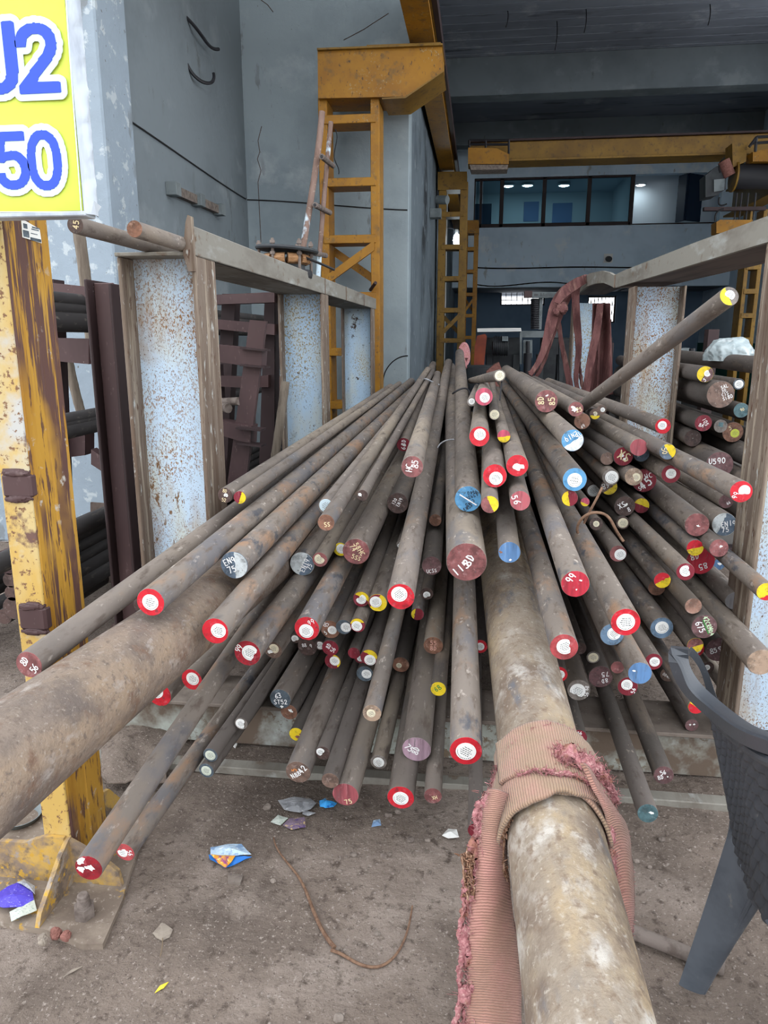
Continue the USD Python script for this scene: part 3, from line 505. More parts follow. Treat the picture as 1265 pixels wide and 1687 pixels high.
# crosswise base beam under the front of the pile
t = Thing('base_beam', 'rust-speckled white H-section beam lying across the ground under the bars', 'beam', (0, 2.3, 0))
t.part('top_flange', bx(-1.3, 1.5, 2.235, 2.46, .166, .18), MATS['beam_dusty']); t.part('web', bx(-1.3, 1.5, 2.27, 2.284, .012, .168, 0), MATS['beam_white_rusted']); t.part('bottom_flange', bx(-1.3, 1.5, 2.10, 2.15, -.004, .024), MATS['flange_grey'])
t = Thing('side_rack', 'dark maroon rack posts holding the bars of the right rack', 'rack', (1.74, 5.0, 0))
for Yc in (4.75, 5.9):
    t.part('post', bx(1.70, 1.78, Yc, Yc+.1, 0, 1.5), MATS['maroon_dark']); t.part('post', bx(1.00, 1.07, Yc+.3, Yc+.4, 0, 1.4), MATS['maroon_dark'])
    t.part('sill', bx(1.0, 1.78, Yc, Yc+.1, 0, .12), MATS['maroon_dark'])

# ================================================================ STEEL BARS
# hand-painted letters: strokes on a 10 x 12 grid
GL = {'0': '5,12 2,10 1,6 2,2 5,0 8,2 9,6 8,10 5,12', '1': '5,12 5,0', '2': '1,9 3,12 7,12 9,9 7,6 1,0 9,0', '3': '1,11 5,12 8,10 7,7 4,6 8,5 9,2 6,0 1,1', '4': '7,0 7,12 1,4 9,4', '5': '8,12 2,12 2,7 6,8 9,5 8,1 4,0 1,1', '6': '8,12 3,8 1,4 3,0 7,0 9,3 7,6 2,5', '7': '1,12 9,12 4,0', '8': '5,6 2,8 2,11 5,12 8,11 8,8 5,6 1,4 1,1 5,0 9,1 9,4 5,6', '9': '9,8 7,5 3,5 1,8 3,12 7,12 9,8 7,0',
 'A': '0,0 5,12 9,0|2,4 8,4', 'B': '2,0 2,12 7,11 7,7 2,6 8,5 8,1 2,0', 'C': '9,11 5,12 1,8 1,4 5,0 9,1', 'D': '2,0 2,12 6,11 9,6 6,1 2,0', 'E': '9,12 2,12 2,0 9,0|2,6 7,6', 'H': '1,0 1,12|9,0 9,12|1,6 9,6', 'I': '5,0 5,12', 'K': '2,0 2,12|9,12 2,5 9,0', 'L': '2,12 2,0 9,0', 'M': '1,0 1,12 5,4 9,12 9,0', 'N': '1,0 1,12 9,0 9,12', 'O': '5,12 2,10 1,6 2,2 5,0 8,2 9,6 8,10 5,12', 'R': '2,0 2,12 8,11 8,7 2,6 9,0', 'S': '9,11 5,12 2,10 3,7 7,5 9,3 6,0 1,1', 'T': '1,12 9,12|5,12 5,0', 'U': '1,12 1,3 4,0 7,1 9,4 9,12', 'V': '1,12 5,0 9,12', 'X': '1,0 9,12|1,12 9,0', 'Y': '1,12 5,6 9,12|5,6 5,0'}
def scrawl(text, h, rot, wid=.085, seed=0):
    r = np.random.default_rng(seed+len(text)); L = []
    for i, ch in enumerate(text):
        j = r.normal(0, .35, 2); k = r.uniform(.9, 1.1)
        for s in GL.get(ch, '').split('|'):
            p = [tuple(map(float, q.split(','))) for q in s.split()]
            if len(p) > 1: L.append(sg.LineString([((x*k*.72+i*9.2+j[0])/12*h, (y*k+j[1])/12*h) for x, y in p]))
    g = unary_union([l.buffer(wid*h, quad_segs=3) for l in L]); x0, y0, x1, y1 = g.bounds
    g = affinity.translate(g, -(x0+x1)/2, -(y0+y1)/2)
    return affinity.rotate(g, rot, origin=(0, 0)).simplify(h*.012)
def disc(r, n=28): a = np.linspace(0, 2*math.pi, n, endpoint=False); return sg.Polygon(np.stack([r*np.cos(a), r*np.sin(a)], 1))
def flatmesh(g, z, t): return prism(g, z, z+t, 'z')
SHAFT = {}
def make_bar(idx, rid, A, B, r, looks, label):
    A, B = np.array(A), np.array(B); Ln = np.linalg.norm(A-B); zax = (A-B)/Ln
    xa = np.cross([0, 0, 1.], zax); xa /= np.linalg.norm(xa); ya = np.cross(zax, xa)
    big = rid in ('BL', 'BC')
    cat = 'steel pipe' if big else 'steel bar'
    grp = None if big else 'added dark bars under the maroon rack' if 'gloom low' in label else 'dark bars on the maroon rack' if idx >= 400 else ('bars in the right rack' if rid[0] == 'E' else 'steel bars of the front pile')
    t = Thing('steel_pipe' if big else 'steel_bar', label, cat, A, grp, rot=np.stack([xa, ya, zax]))
    n = 56 if big else (32 if r > .03 else 24)
    ch = r*.05
    prof = [(0, -Ln), (r-ch, -Ln), (r, -Ln+ch)]+[(r, -Ln+Ln*q) for q in (.25, .5, .75)]+[(r, -ch), (r-ch, 0), (0, 0)]
    m = lathe(prof, n)
    if big:
        v = m.vertices; rad = np.hypot(v[:, 0], v[:, 1]); m.vertices = v
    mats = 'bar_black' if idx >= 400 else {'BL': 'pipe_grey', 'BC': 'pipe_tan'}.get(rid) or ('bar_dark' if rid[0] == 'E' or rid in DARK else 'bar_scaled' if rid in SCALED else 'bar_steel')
    t.part('shaft', m, MATS[mats], local=True, smooth=40)
    tok = looks.split(); z = .0004; rng = np.random.default_rng(idx+11)
    a = np.linspace(0, 2*math.pi, 30, endpoint=False); rr = r*(.965+.02*rng.random(30))
    face = sg.Polygon(np.stack([rr*np.cos(a), rr*np.sin(a)], 1)); lim = disc(r*.965, 40)
    t.part('painted_end', flatmesh(face, -.0005, .0011), MATS['end_'+tok[0]], local=True, smooth=False)
    for k, q in enumerate(tok[1:]):
        f = q.split(':'); z += .0004
        if f[0] == 'h':
            an = math.radians(float(f[2])); off = float(f[3])*r; s = np.linspace(-1.1, 1.1, 15)*r; j = rng.normal(0, .03*r, 15)
            P = [(off+j[i], s[i]) for i in range(15)]+[(2*r, 1.2*r), (2*r, -1.2*r)]
            g = affinity.rotate(sg.Polygon(P).buffer(0), math.degrees(an), origin=(0, 0)).intersection(disc(r*.955, 36))
            t.part('paint_patch', flatmesh(g, z, .0005), MATS['end_'+f[1]], local=True, smooth=False)
        elif f[0] == 'b':
            x, y, s, c = f[1].split(','); x, y, s = float(x)*r, float(y)*r, float(s)*r
            aa = np.linspace(0, 2*math.pi, 14, endpoint=False); ra = s*(.45+.75*rng.random(14))
            g = affinity.rotate(sg.Polygon(np.stack([x+ra*np.cos(aa), y+.75*ra*np.sin(aa)], 1)).buffer(0), rng.uniform(-40, 40), origin=(x, y)).intersection(lim)
            if g.area > 0: t.part('paint_splash', flatmesh(g, z, .0005), MATS['end_'+c] if c != 'W' else STK[''], local=True, smooth=False)
        elif f[0] == 's':
            c = f[1].split(','); x, y, s = float(c[0])*r, float(c[1])*r, float(c[2])*r*.94; tone = c[3] if len(c) > 3 else ''
            g = affinity.translate(disc(s, 30), x, y)
            if rng.random() < .22:
                e = rng.uniform(0, 360); w = affinity.rotate(sg.Polygon([(s*.5, -s), (s*.62, -s*.3), (s*.5, 0), (s*.7, s*.4), (s*.6, s), (2*s, s), (2*s, -s)]), e, origin=(0, 0)); g = g.difference(affinity.translate(w, x, y))
            g = g.intersection(disc(r*.985, 40))
            st = t.part('sticker', flatmesh(g, z, .0006), STK[tone], local=True, smooth=False)
            ang = rng.uniform(-45, 45); bars = []
            for i, yy in enumerate(np.linspace(-.42, .42, 5)):
                x0 = -.62+.12*abs(i-2)
                while x0 < .55-.1*abs(i-2):
                    w = rng.uniform(.10, .3); bars.append(sg.box(x0*s, (yy-.032)*s, min(.62, x0+w)*s, (yy+.032)*s)); x0 += w+.07
            for e in np.arange(200, 340, 13): bars.append(affinity.rotate(sg.box(.8*s, -.05*s, .86*s, .05*s), e, origin=(0, 0)))
            pr = affinity.translate(affinity.rotate(unary_union(bars), ang, origin=(0, 0)), x, y).intersection(g)
            if pr.area > 0: t.part('sticker_print', flatmesh(pr, z+.0005, .0004), INK, parent=st, local=True, smooth=False)
        elif f[0] == 't':
            c = f[2].split(','); x, y, h, ro = float(c[0])*r, float(c[1])*r, float(c[2])*r, float(c[3]); tone = c[4] if len(c) > 4 else 'w'
            g = affinity.translate(scrawl(f[1], h, ro, seed=idx), x, y).intersection(lim)
            if g.area > 0: t.part('chalk_mark', flatmesh(g, z, .0004), CHK[tone], local=True, smooth=False)
        elif f[0] in ('l', 'l2'):
            c = list(map(float, f[1].split(',')))
            g = affinity.translate(affinity.rotate(sg.box(-c[2]*r/2, -.05*r, c[2]*r/2, .05*r), c[3], origin=(0, 0)), c[0]*r, c[1]*r).intersection(lim)
            t.part('paint_line', flatmesh(g, z, .0004), CHK['w'] if f[0] == 'l' else CHK['v'], local=True, smooth=False)
    return t
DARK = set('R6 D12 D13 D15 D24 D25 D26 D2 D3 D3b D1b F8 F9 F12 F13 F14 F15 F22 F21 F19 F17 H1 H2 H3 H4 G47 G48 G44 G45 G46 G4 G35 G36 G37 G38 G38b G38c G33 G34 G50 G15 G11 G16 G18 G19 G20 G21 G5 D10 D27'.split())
SCALED = set('L2 L3 G24 G25 G27 G28 F1 F2 F11 F16 F25 F27 F32 F33 G6 G41 D5 D6 D9 D19 L0 G10x F3 F5 Z1 Z2'.split())
BARS = '''
L1|-0.8299 1.1822 0.8211 -0.638 5.667 1.033 0.0272|r t:56:.36,-.26,.46,52 t:8D:-.3,.26,.46,52|bar with dull red end chalked 56 8D, outermost left, before the yellow post
L2|-0.6807 1.3936 0.876 -0.568 6.254 1.079 0.0313|R s:0,0,.62|steel bar with red stickered end lying on the big left pipe
L3|-0.6046 1.7148 0.8615 -0.515 6.266 1.035 0.0366|G h:W:0:.05 t:EN9:-.35,.3,.42,25 t:75:-.2,-.3,.42,25|steel bar with half grey half white end marked EN9 75, left of the pile
BL|-0.7425 0.7663 0.7733 -0.62 3.781 0.637 0.0885|N|thick rusty steel pipe running out of the left edge of the picture
BC|0.1923 0.5817 0.4611 0.008 5.152 0.86 0.0896|N|very thick tan steel pipe in the foreground, wrapped in a frayed pink sling
R1|-0.733 2.0296 0.9739 -0.67 5.625 1.073 0.023|K s:.1,0,.3 t:8D:0,.6,.4,-10,y t:52:-.2,-.6,.4,-10,y|dark end with a small white spot, 8D above, 52 below, by the left rack column
R2|-0.685 2.0186 0.9712 -0.623 5.822 1.085 0.0193|M h:Y:-20:.1|maroon and yellow end, just right of the dark 8D end at the left column
R3|-0.4617 2.1782 0.9151 -0.453 6.087 1.088 0.0252|S s:0,.1,.9,b|steel bar with pale blue sticker on its end, half hidden under a copper-ended bar
R4|-0.4136 1.9472 0.9215 -0.418 6.086 1.185 0.0243|C t:SS:.1,-.2,.5,10,y|steel bar with plain copper-brown end resting on the pale blue stickered bar
R5|-0.3512 2.209 0.9465 -0.375 6.085 1.178 0.0178|K b:-.4,.1,.45,W|thin dark-ended bar with a white spot, above the copper-ended bar
A1|-0.3303 3.273 0.9587 -0.441 7.15 1.192 0.0312|M t:66:0,-.3,.6,80 t:8D:0,.3,.6,80|steel bar with small dark red end chalked 66 8D, high on the left fan
A2|-0.1969 2.2254 1.0377 -0.355 6.396 1.13 0.0343|r t:85:.25,.25,.5,80 t:HC:-.3,-.1,.5,80|steel bar with dull red end chalked 85 HC, below the small dark red end
A3|-0.1843 1.7786 0.7729 -0.285 6.975 1.216 0.0364|R s:-.1,.2,.62|steel bar with bright red stickered end, just left of the fat bar chalked 115
NN|-0.0189 1.9604 0.8172 -0.292 7.545 1.145 0.0567|r t:115:-.25,-.3,.4,40 t:8D:.1,.1,.4,60|fat steel bar in the middle with wide red-brown end chalked 115 8D
A5|-0.0223 2.248 0.9355 -0.196 7.403 1.294 0.0422|B t:9540:.3,.5,.24,190,k t:L5920:.25,.2,.24,205,k t:CU45:.15,-.3,.24,215,k t:YSB3:0,-.65,.24,215,k l:0,-.05,1.5,-32|thick steel bar with bright blue end and black lettering, top centre of the pile
B1|0.0201 2.6823 1.2214 0.04 5.566 1.103 0.0324|P s:.1,-.1,.6|steel bar with glossy pink-red stickered end, below the cream-stickered crosswise bar
B2|-0.0262 2.9235 1.1829 -0.013 5.16 1.108 0.0177|S s:.05,.1,.75|thin grey bar with white sticker at the left side of the pink-red end
B3|0.0715 2.6012 1.3006 -0.063 5.599 1.123 0.0208|S s:0,0,.85,c|short-looking bar with cream sticker pointing right at the top of the pile
B4|0.0623 2.7711 1.1488 0.094 5.142 1.127 0.0202|S s:0,0,.92,c|thin bar with cream sticker, right below the pink-red stickered end
B5|0.0899 2.4883 1.1039 0.109 5.638 1.08 0.0222|P h:Y:-80:.05|thin bar with pink and yellow halved end, below the thin cream-stickered bar
B6|0.0071 2.3619 1.1181 0.017 6.132 1.027 0.0328|R s:.05,.2,.62|bright red stickered end, above left of the torn-sticker bar in the upper centre
B7|0.0554 2.1501 1.0287 0.086 6.033 1.02 0.0354|R s:.1,-.2,.6 b:.1,-.35,.3,W|bright red ended bar with half-torn sticker, right of the blue lettered end
B8|0.1196 2.1488 1.0612 0.159 6.15 1.017 0.0325|R b:.1,-.1,.5,W|bright red ended bar with a white paper scrap, above the dull red bar chalked 56
B9|0.0416 2.0311 0.9682 0.059 6.018 0.965 0.0254|r h:Y:25:.05|bar with red-brown and yellow halved end, touching the blue lettered end
B10|0.1263 2.05 0.977 0.178 6.162 0.956 0.0288|p t:56:-.4,.1,.6,-70|bar with brushed pink-red end chalked 56, upper centre of the pile
B11|0.2487 2.7559 1.2015 0.223 6.186 1.179 0.0418|r t:85:.45,0,.5,95,y t:8D:-.5,.05,.5,95,y b:.05,.5,.14,W|bar with mottled pink-brown end chalked 85 and 8D, high on the right fan
D1|0.3531 2.7302 1.1762 0.32 5.78 1.159 0.0272|r b:-.2,.05,.55,W t:25:.4,-.05,.55,15,y|bar with white moon splash and yellow 25 on its end, below the tilted bar
D1b|0.4373 3.1355 1.1655 0.415 5.683 1.137 0.0224|r|bar with plain dull red end peeping behind the white moon splash
D2|0.3922 2.83 1.122 0.414 5.671 1.063 0.0305|C t:69:.1,-.6,.35,30|bar with rough rust-brown end chalked 69, under the white moon splash bar
D3|0.467 3.0222 1.1316 0.458 5.154 1.099 0.0216|N h:Y:-90:.3 s:0,.05,.45,c|small brown end, yellow rim and grey sticker, near the foot of the tilted bar
D3b|0.5099 3.1326 1.139 0.501 5.166 1.094 0.0199|N s:.2,0,.5|small brown bar with white sticker, behind the yellow-rimmed one at the tilted bar
D4|0.2747 2.1558 1.1373 0.276 6.11 1.089 0.0321|B h:W:-55:.1 t:EN19:-.15,.35,.4,210 t:75:.5,.5,.38,235|bar with blue and white end marked EN19 75, upper right of the pile
D5|0.2908 2.179 1.0179 0.192 6.441 1.076 0.0355|B s:0,-.05,.65|bar with blue end and round white sticker, upper right of the pile
D6|0.2819 2.1969 0.9568 0.292 6.021 0.969 0.0243|M h:Y:190:.1|bar with yellow left half and maroon right half, below the blue stickered end
D7|0.3831 2.5693 0.8666 0.389 5.075 0.773 0.0158|P h:Y:250:.3|thinnest small bar with pale pink and yellow end, below the blue stickered end
D8|0.4813 3.0248 0.818 0.413 5.648 0.815 0.0295|K s:0,0,.88|bar whose end is filled by a white sticker, right of the blue stickered end
D9|0.483 2.6722 0.9389 0.467 5.703 0.907 0.0302|S s:.1,0,.82|bar with big white sticker over a reddish rim, resting on the brown and yellow end
D10|0.5009 2.794 0.8795 0.479 5.628 0.848 0.0317|N h:Y:-50:.2 t:68:-.4,.1,.6,200|bar with brown and yellow end chalked 68, behind the big white sticker
D11|0.554 2.6282 0.9498 0.557 5.051 0.822 0.0317|A s:.25,-.05,.5,c|tan end with cream sticker, in front of the dark red end chalked HC 45
D12|0.6355 2.8299 0.9005 0.631 5.105 0.849 0.0455|M t:HC:.3,.4,.4,20 t:45:.1,-.25,.7,40 t:S5:-.2,-.6,.35,40|thick bar with dark red end chalked HC 45, behind the tan end
D13|0.5288 2.7103 1.0091 0.456 5.596 0.975 0.0347|M b:-.2,.1,.3,W b:.1,-.25,.25,W t:XS:.05,.05,.8,-25,y|bar with maroon end and white splashed scrawl, left of the plain pink-red end
D14|0.5573 2.6039 1.0581 0.467 5.821 1.026 0.0301|p|bar with plain brushed pink-red end, middle of the right fan
D15|0.5997 2.7481 1.0136 0.527 5.632 0.911 0.0285|G t:N:-.4,-.2,.4,10|dark grey-blue end half hidden under the plain pink-red end
D16|0.6127 2.4356 1.0693 0.527 5.318 1.056 0.0261|G h:Y:35:.05 t:50:-.4,.1,.55,-75,y|bar with grey and orange-yellow end chalked 50, right fan
D17|0.6499 2.5164 0.9819 0.635 5.108 0.924 0.0312|M s:0,.05,.58|bar with dark red end and square-printed sticker, below the end chalked 50
D18|0.6562 2.7037 1.1219 0.521 5.701 1.116 0.0277|R s:-.1,.1,.6|bar with red stickered end in front of the second right rack column
D19|0.6733 1.9239 1.0435 0.567 5.449 1.024 0.0283|R s:.25,.1,.55 t:99:-.5,-.35,.4,70|long bar with red stickered end marked 99, reaching the front right rack column
D20|0.8271 2.4898 0.8987 0.716 5.146 0.895 0.0238|U t:66:.3,-.2,.4,40|grey-brown end with faint marks, just below the red 99 end
D21|0.6949 2.3309 0.8543 0.715 5.046 0.82 0.0377|r b:.1,-.1,.15,W|thick bar with plain worn red end, left of the white and blue end marked EN19
D22|0.7954 2.3877 0.8443 0.786 5.151 0.79 0.0384|W h:G:-20:-.2 t:EN19:.3,.1,.4,10,w t:75:.1,-.45,.4,10,w|bar with white and blue-grey end marked EN19 75, by the front right rack column
D23|0.613 2.7396 0.8219 0.603 5.117 0.78 0.0289|M h:Y:70:.05|bar with yellow top and maroon bottom end, middle of the right fan
D24|0.5441 2.6943 0.8278 0.545 4.97 0.757 0.0373|K b:.1,.15,.2,W t:XS:-.3,.1,.5,30 t:8:.4,-.3,.4,30|thick bar with dark brown scrawled end, left of the yellow over maroon end
D25|0.5379 2.6729 0.7698 0.431 4.969 0.714 0.024|K s:0,0,.82,c|bar with cream sticker filling its end, beside the rusty wire loop
D26|0.4214 2.5409 0.7958 0.4 4.932 0.661 0.023|K s:0,0,.5,c|brown end with small cream sticker inside the rusty wire loop
D27|0.4774 2.7401 0.9956 0.423 5.133 0.948 0.0242|N|plain brown end wedged between the big white sticker and the maroon scrawl
TL|0.6137 1.9874 1.5269 0.43 3.087 1.162 0.0246|S h:Y:200:.1 s:.05,.1,.55|steel bar tilted up out of the pile to the right, yellow stickered end
F1|0.2281 1.5953 0.8879 0.223 6.456 1.015 0.0315|P2 t:99:-.35,.45,.5,60 b:.35,.3,.12,W b:.1,-.4,.1,W|bar with brushed bright red end chalked 99, right of the small blue end
F2|0.3558 1.6518 0.7805 0.238 6.231 0.943 0.0341|R s:0,.02,.66|bar with bright red end and large white sticker, centre of the right fan
F3|0.5989 2.2599 0.5313 0.371 6.029 0.649 0.0361|B2 s:0,.05,.62|bar with blue-grey stickered end, right of the large-stickered red end
F4|0.3887 1.9619 0.6218 0.327 5.659 0.66 0.0325|B2 s:.15,.1,.6|blue-grey stickered end half hidden under the large-stickered red end
F5|0.4373 1.8155 0.5784 0.397 5.018 0.53 0.0303|B3 b:-.5,.2,.14,W|bar with worn bright blue end and no sticker, above the rust-flecked cross beam
F6|0.5501 2.1302 0.4726 0.481 5.009 0.449 0.0263|M s:.1,0,.62|dark red stickered end behind the worn bright blue end
F7|0.4396 1.9483 0.4744 0.452 4.914 0.364 0.0277|M s:-.1,.2,.6 t:56:.55,-.4,.4,80|dark red end with sticker and 56, just below left of the worn bright blue end
F8|0.4536 2.4265 0.2733 0.342 5.031 0.427 0.0419|U t:75:.35,.25,.4,190 t:8D:.35,-.35,.35,195|bar with purple-brown end chalked 75 8D, right of the white 68 56 sticker
F9|0.4256 2.4398 0.339 0.353 5.001 0.493 0.023|S s:0,0,.82,c|thin bar with cream sticker above the purple-brown end chalked 75
F10|0.3437 2.1815 0.3391 0.267 5.083 0.396 0.0361|S s:-.1,-.05,.72 t:68:.65,.25,.3,80 t:56:.65,-.35,.3,80|bar with white sticker and violet 68 56, right of the thick foreground pipe
F11|0.2135 1.6074 0.7296 0.126 6.136 0.89 0.0325|r2 s:.05,.05,.62|bar with pinkish red stickered end beside the thick foreground pipe
F12|0.415 1.9838 0.5143 0.42 5.002 0.449 0.0187|r|small plain dull red end left of the worn bright blue end
F13|0.3715 2.397 0.389 0.306 4.988 0.491 0.0226|K|plain dark end hidden behind the pinkish red stickered end
F14|0.2776 2.1642 0.3977 0.269 4.886 0.456 0.0263|R s:.1,0,.6|red stickered end mostly hidden behind the thick foreground pipe
F15|0.7028 2.5097 0.2579 0.568 4.992 0.327 0.0288|N t:OO4H40:0,-.3,.35,-30|brown end chalked with a row of letters, behind the yellow-red bar at the chair
F16|0.6489 2.0134 0.3924 0.491 5.4 0.525 0.0233|Y h:R:-125:.05 b:.2,.6,.15,Y|bar with yellow and red end, left of the black chair top
F17|0.7189 2.2531 0.2032 0.618 4.943 0.231 0.0214|U b:-.3,.1,.2,W b:.3,.2,.2,W|small brown end with white splashes, lying on the cross beam
F18|0.7015 2.2477 0.4833 0.529 5.398 0.619 0.0255|Y h:r:110:-.1|red over yellow end just above the chair back
F18b|0.7823 2.4826 0.37 0.498 5.149 0.578 0.0261|R s:0,0,.6|red stickered sliver behind the red over yellow end above the chair
F19|0.8337 2.5123 0.2915 0.644 5.047 0.484 0.0233|K s:-.1,0,.5|brown end with a torn sticker, partly behind the chair corner
F20|0.8787 2.4444 0.2523 0.691 5.065 0.474 0.0238|Y h:R:90:.05|lowest small red over yellow end at the foot of the right rack column
F21|0.8562 2.4872 0.3721 0.684 5.038 0.543 0.0458|U t:8D:.25,.15,.45,45 t:85:-.4,-.1,.4,20|thick purple-brown end chalked 8D, right of the chair top
F22|0.6948 2.1604 0.5807 0.6 5.102 0.639 0.0378|U t:42CRMO4:.35,.1,.34,-65,g t:675:-.3,0,.45,-60 l2:.1,0,1.3,-65|thick dark red end lettered 42CRMO4 and 675 with a green line
F23|0.8016 1.9942 0.5482 0.674 5.217 0.634 0.0383|A|thick bar with plain tan sawn end, crossing the right rack column
F24|0.6602 2.1701 0.6413 0.496 5.443 0.708 0.0252|C2|bar with plain copper sawn end, left above the end lettered 675
F25|0.6044 2.3253 0.6685 0.449 5.695 0.756 0.0269|R h:Y:-60:0|bar with crisp red and yellow halves in the middle of the right fan
F26|0.4887 2.469 0.7113 0.465 5.38 0.662 0.0286|r s:.25,-.1,.72|bar with white sticker set off centre on a dull red end, below the wire loop
F27|0.6922 2.3166 0.7824 0.655 5.368 0.78 0.0264|R h:Y:-75:0|bar with red over yellow end overlapping a large red end
F28|0.7654 2.4879 0.6904 0.637 5.156 0.711 0.0477|P2 t:8D:-.45,.3,.38,20 t:85:.2,-.4,.4,200|large brushed red end chalked 8D 85, at the right of the fan
F29|0.5892 2.037 0.7893 0.576 4.986 0.704 0.0251|M s:0,.1,.68|dark red stickered end tucked left of the large red 8D 85 end
F30|0.7389 2.2427 0.8047 0.73 5.097 0.745 0.0282|r b:.2,.2,.18,W|plain worn red-brown end right of the large red 8D 85 end
F31|0.8249 2.3067 0.6155 0.713 5.108 0.686 0.0294|S2|bar with bare steel end showing saw lines, near the right rack column
F32|0.773 1.9473 0.77 0.814 5.19 0.732 0.0246|Y h:R:-60:.4|bar with yellow end at the right edge, upper of two
F33|0.9339 2.3294 0.5298 0.775 5.296 0.629 0.0297|R h:Y:80:.25|bar with yellow over red end at the right edge, lower of two
F34|0.9373 2.825 0.5796 0.766 4.856 0.709 0.023|B3 b:.1,.1,.4,W|small blue and white end tucked behind the right fan
F35|0.6202 2.4462 0.6028 0.501 5.021 0.624 0.0284|C|rust-brown end half hidden behind the crisp red and yellow halves
H1|0.549 1.9129 0.2271 0.608 4.996 0.18 0.0278|U t:56:-.1,.3,.42,25 t:8D:-.3,-.25,.42,25 b:.4,-.1,.12,W|bar chalked 56 8D hanging over the cross beam towards the ground at right
H2|0.4643 1.7208 0.2339 0.517 4.953 0.115 0.0262|T b:.3,.1,.25,W|bar with teal painted end, lowest at right over the cross beam
H3|0.3307 2.0447 0.2514 0.324 4.932 0.205 0.0253|M t:56:.1,.6,.35,10 s:.1,-.15,.5|maroon end with 56 and sticker, just right of the pink sling
H4|0.0248 1.6308 0.2088 0.02 4.369 0.181 0.0197|M t:5:.3,0,.5,70|maroon end marked 5, low beside the left edge of the pink sling
G2|0.0986 1.9778 0.8448 0.114 6.085 0.952 0.0308|B3 b:-.75,0,.2,C b:.1,-.7,.15,W|bar with streaked blue end, right of the fat bar chalked 115
G3|-0.124 2.2547 0.4333 -0.192 6.501 0.978 0.0328|C t:55:0,.3,.45,0,p t:8D:0,-.3,.45,0,p|bar with copper end faintly chalked 55 8D, below the fat bar
G4|-0.1359 2.294 0.6977 -0.254 6.194 0.894 0.0325|U t:UCSS:0,-.55,.35,10|bar with mottled purple-brown end, above the copper end chalked 55
G5|0.0355 2.6325 0.2743 0.014 4.921 0.327 0.0276|R s:0,0,.62|dark red stickered end in shadow left of the thick foreground pipe
G6|-0.0041 1.4531 0.539 -0.133 6.237 1.051 0.0362|R s:0,-.02,.66|longest bar with bright red end and ragged white sticker, left of the foreground pipe
G7|-0.1494 1.9148 0.2529 -0.19 5.834 0.82 0.0429|L t:75:-.5,.1,.45,-50 t:8D:-.05,-.1,.45,65|bar with lilac end chalked 75 8D, low centre
G8|-0.1838 1.8039 0.1659 -0.177 5.416 0.602 0.0387|R s:0,-.05,.62|low bar with bright red stickered end near the ground, below the lilac end
G9|-0.3393 1.791 0.1707 -0.245 5.486 0.562 0.038|p t:75:.2,-.6,.4,20,y|low bar with brushed pink end near the ground
G10|-0.4876 1.8406 0.1978 -0.375 5.33 0.627 0.0374|N t:42:.35,.3,.5,50 t:N88:-.2,-.25,.4,30 t:5:-.3,.2,.4,100,o|low bar with brown scrawled end, left of the brushed pink one
G11|-0.3788 1.7747 0.2225 -0.305 4.981 0.551 0.0251|N|low thin bar with plain rough brown end between scrawled and pink ends
G12|-0.2659 1.9479 0.1811 -0.2 4.923 0.449 0.0253|S s:0,0,.72|low thin grey bar with white sticker above the bright red low end
G13|-0.2538 1.7311 0.4621 -0.257 5.605 0.775 0.0252|A s:-.1,0,.5,c|bar with tan end and small cream sticker, middle of the lower pile
G14|-0.0934 1.8047 0.179 -0.156 4.909 0.368 0.0251|r t:XH:.2,-.2,.4,20,y|low bar with faint pink scrawled end right of the low red one
G15|-0.4267 1.9034 0.2253 -0.313 4.947 0.474 0.0231|K s:-.3,.2,.6|white sticker half hidden between low brown bars
G16|-0.5476 2.0631 0.1858 -0.361 4.907 0.491 0.025|Y b:.1,-.3,.35,r b:.5,.1,.2,M|yellow and pink smeared end half hidden behind the scrawled brown bar
G17|-0.6195 2.1394 0.2663 -0.406 5.151 0.524 0.0365|D t:63:-.2,.35,.45,10 t:ST52:0,-.3,.45,5 b:.1,-.75,.2,W|bar with dark blue-grey end marked 63 ST52, lower left
G18|-0.6003 2.171 0.2031 -0.392 5.014 0.449 0.0292|C b:.2,.2,.3,W|copper-brown end tucked right under the end marked 63 ST52
G19|-0.7011 1.9781 0.2612 -0.499 5.082 0.525 0.0214|S s:0,0,.85|thin bar with white sticker filling its end, lower left
G20|-0.7551 1.8515 0.2252 -0.51 4.883 0.449 0.023|D s:0,0,.75,g|upper of two low bars with greenish stickers, lower left
G21|-0.7678 1.8455 0.1769 -0.475 4.873 0.388 0.024|D s:0,0,.72,g|lower of two low bars with greenish stickers, lower left
G22|-0.9035 1.8579 0.4084 -0.623 5.148 0.644 0.0386|R s:-.2,.25,.62|red end with sticker just under the big left pipe
G23|-0.79 1.8353 0.4739 -0.472 4.418 0.579 0.0325|R s:.1,.1,.65|smaller red stickered end right of the one under the left pipe
G24|-0.5703 1.4701 0.7845 -0.559 6.026 0.953 0.0309|R s:.25,.05,.6|red end with white sticker at its right side, left of the red 99 sticker end
G25|-0.5846 1.7261 0.6158 -0.42 5.64 0.812 0.0363|M2 s:.2,.05,.65 t:99:-.65,.35,.4,50|dark red end with white 99 and sticker, left part of the pile
G26|-0.6339 2.1274 0.4444 -0.367 5.641 0.77 0.03|N s:.1,.2,.6,c b:-.4,-.2,.35,W|brown end with torn cream sticker, right of the dark red 99 end
G27|-0.4569 1.8673 0.6342 -0.397 6.05 0.918 0.036|R s:-.05,-.2,.62 t:99:.35,.6,.35,20|bright red end with 99 at its top and sticker below, left centre
G28|-0.4615 2.208 0.4918 -0.341 6.149 0.882 0.0325|C s:.2,-.05,.5 t:95:-.4,.5,.4,60 t:5:-.5,-.4,.4,30|copper-brown end with sticker and chalk, touching the red 99 end
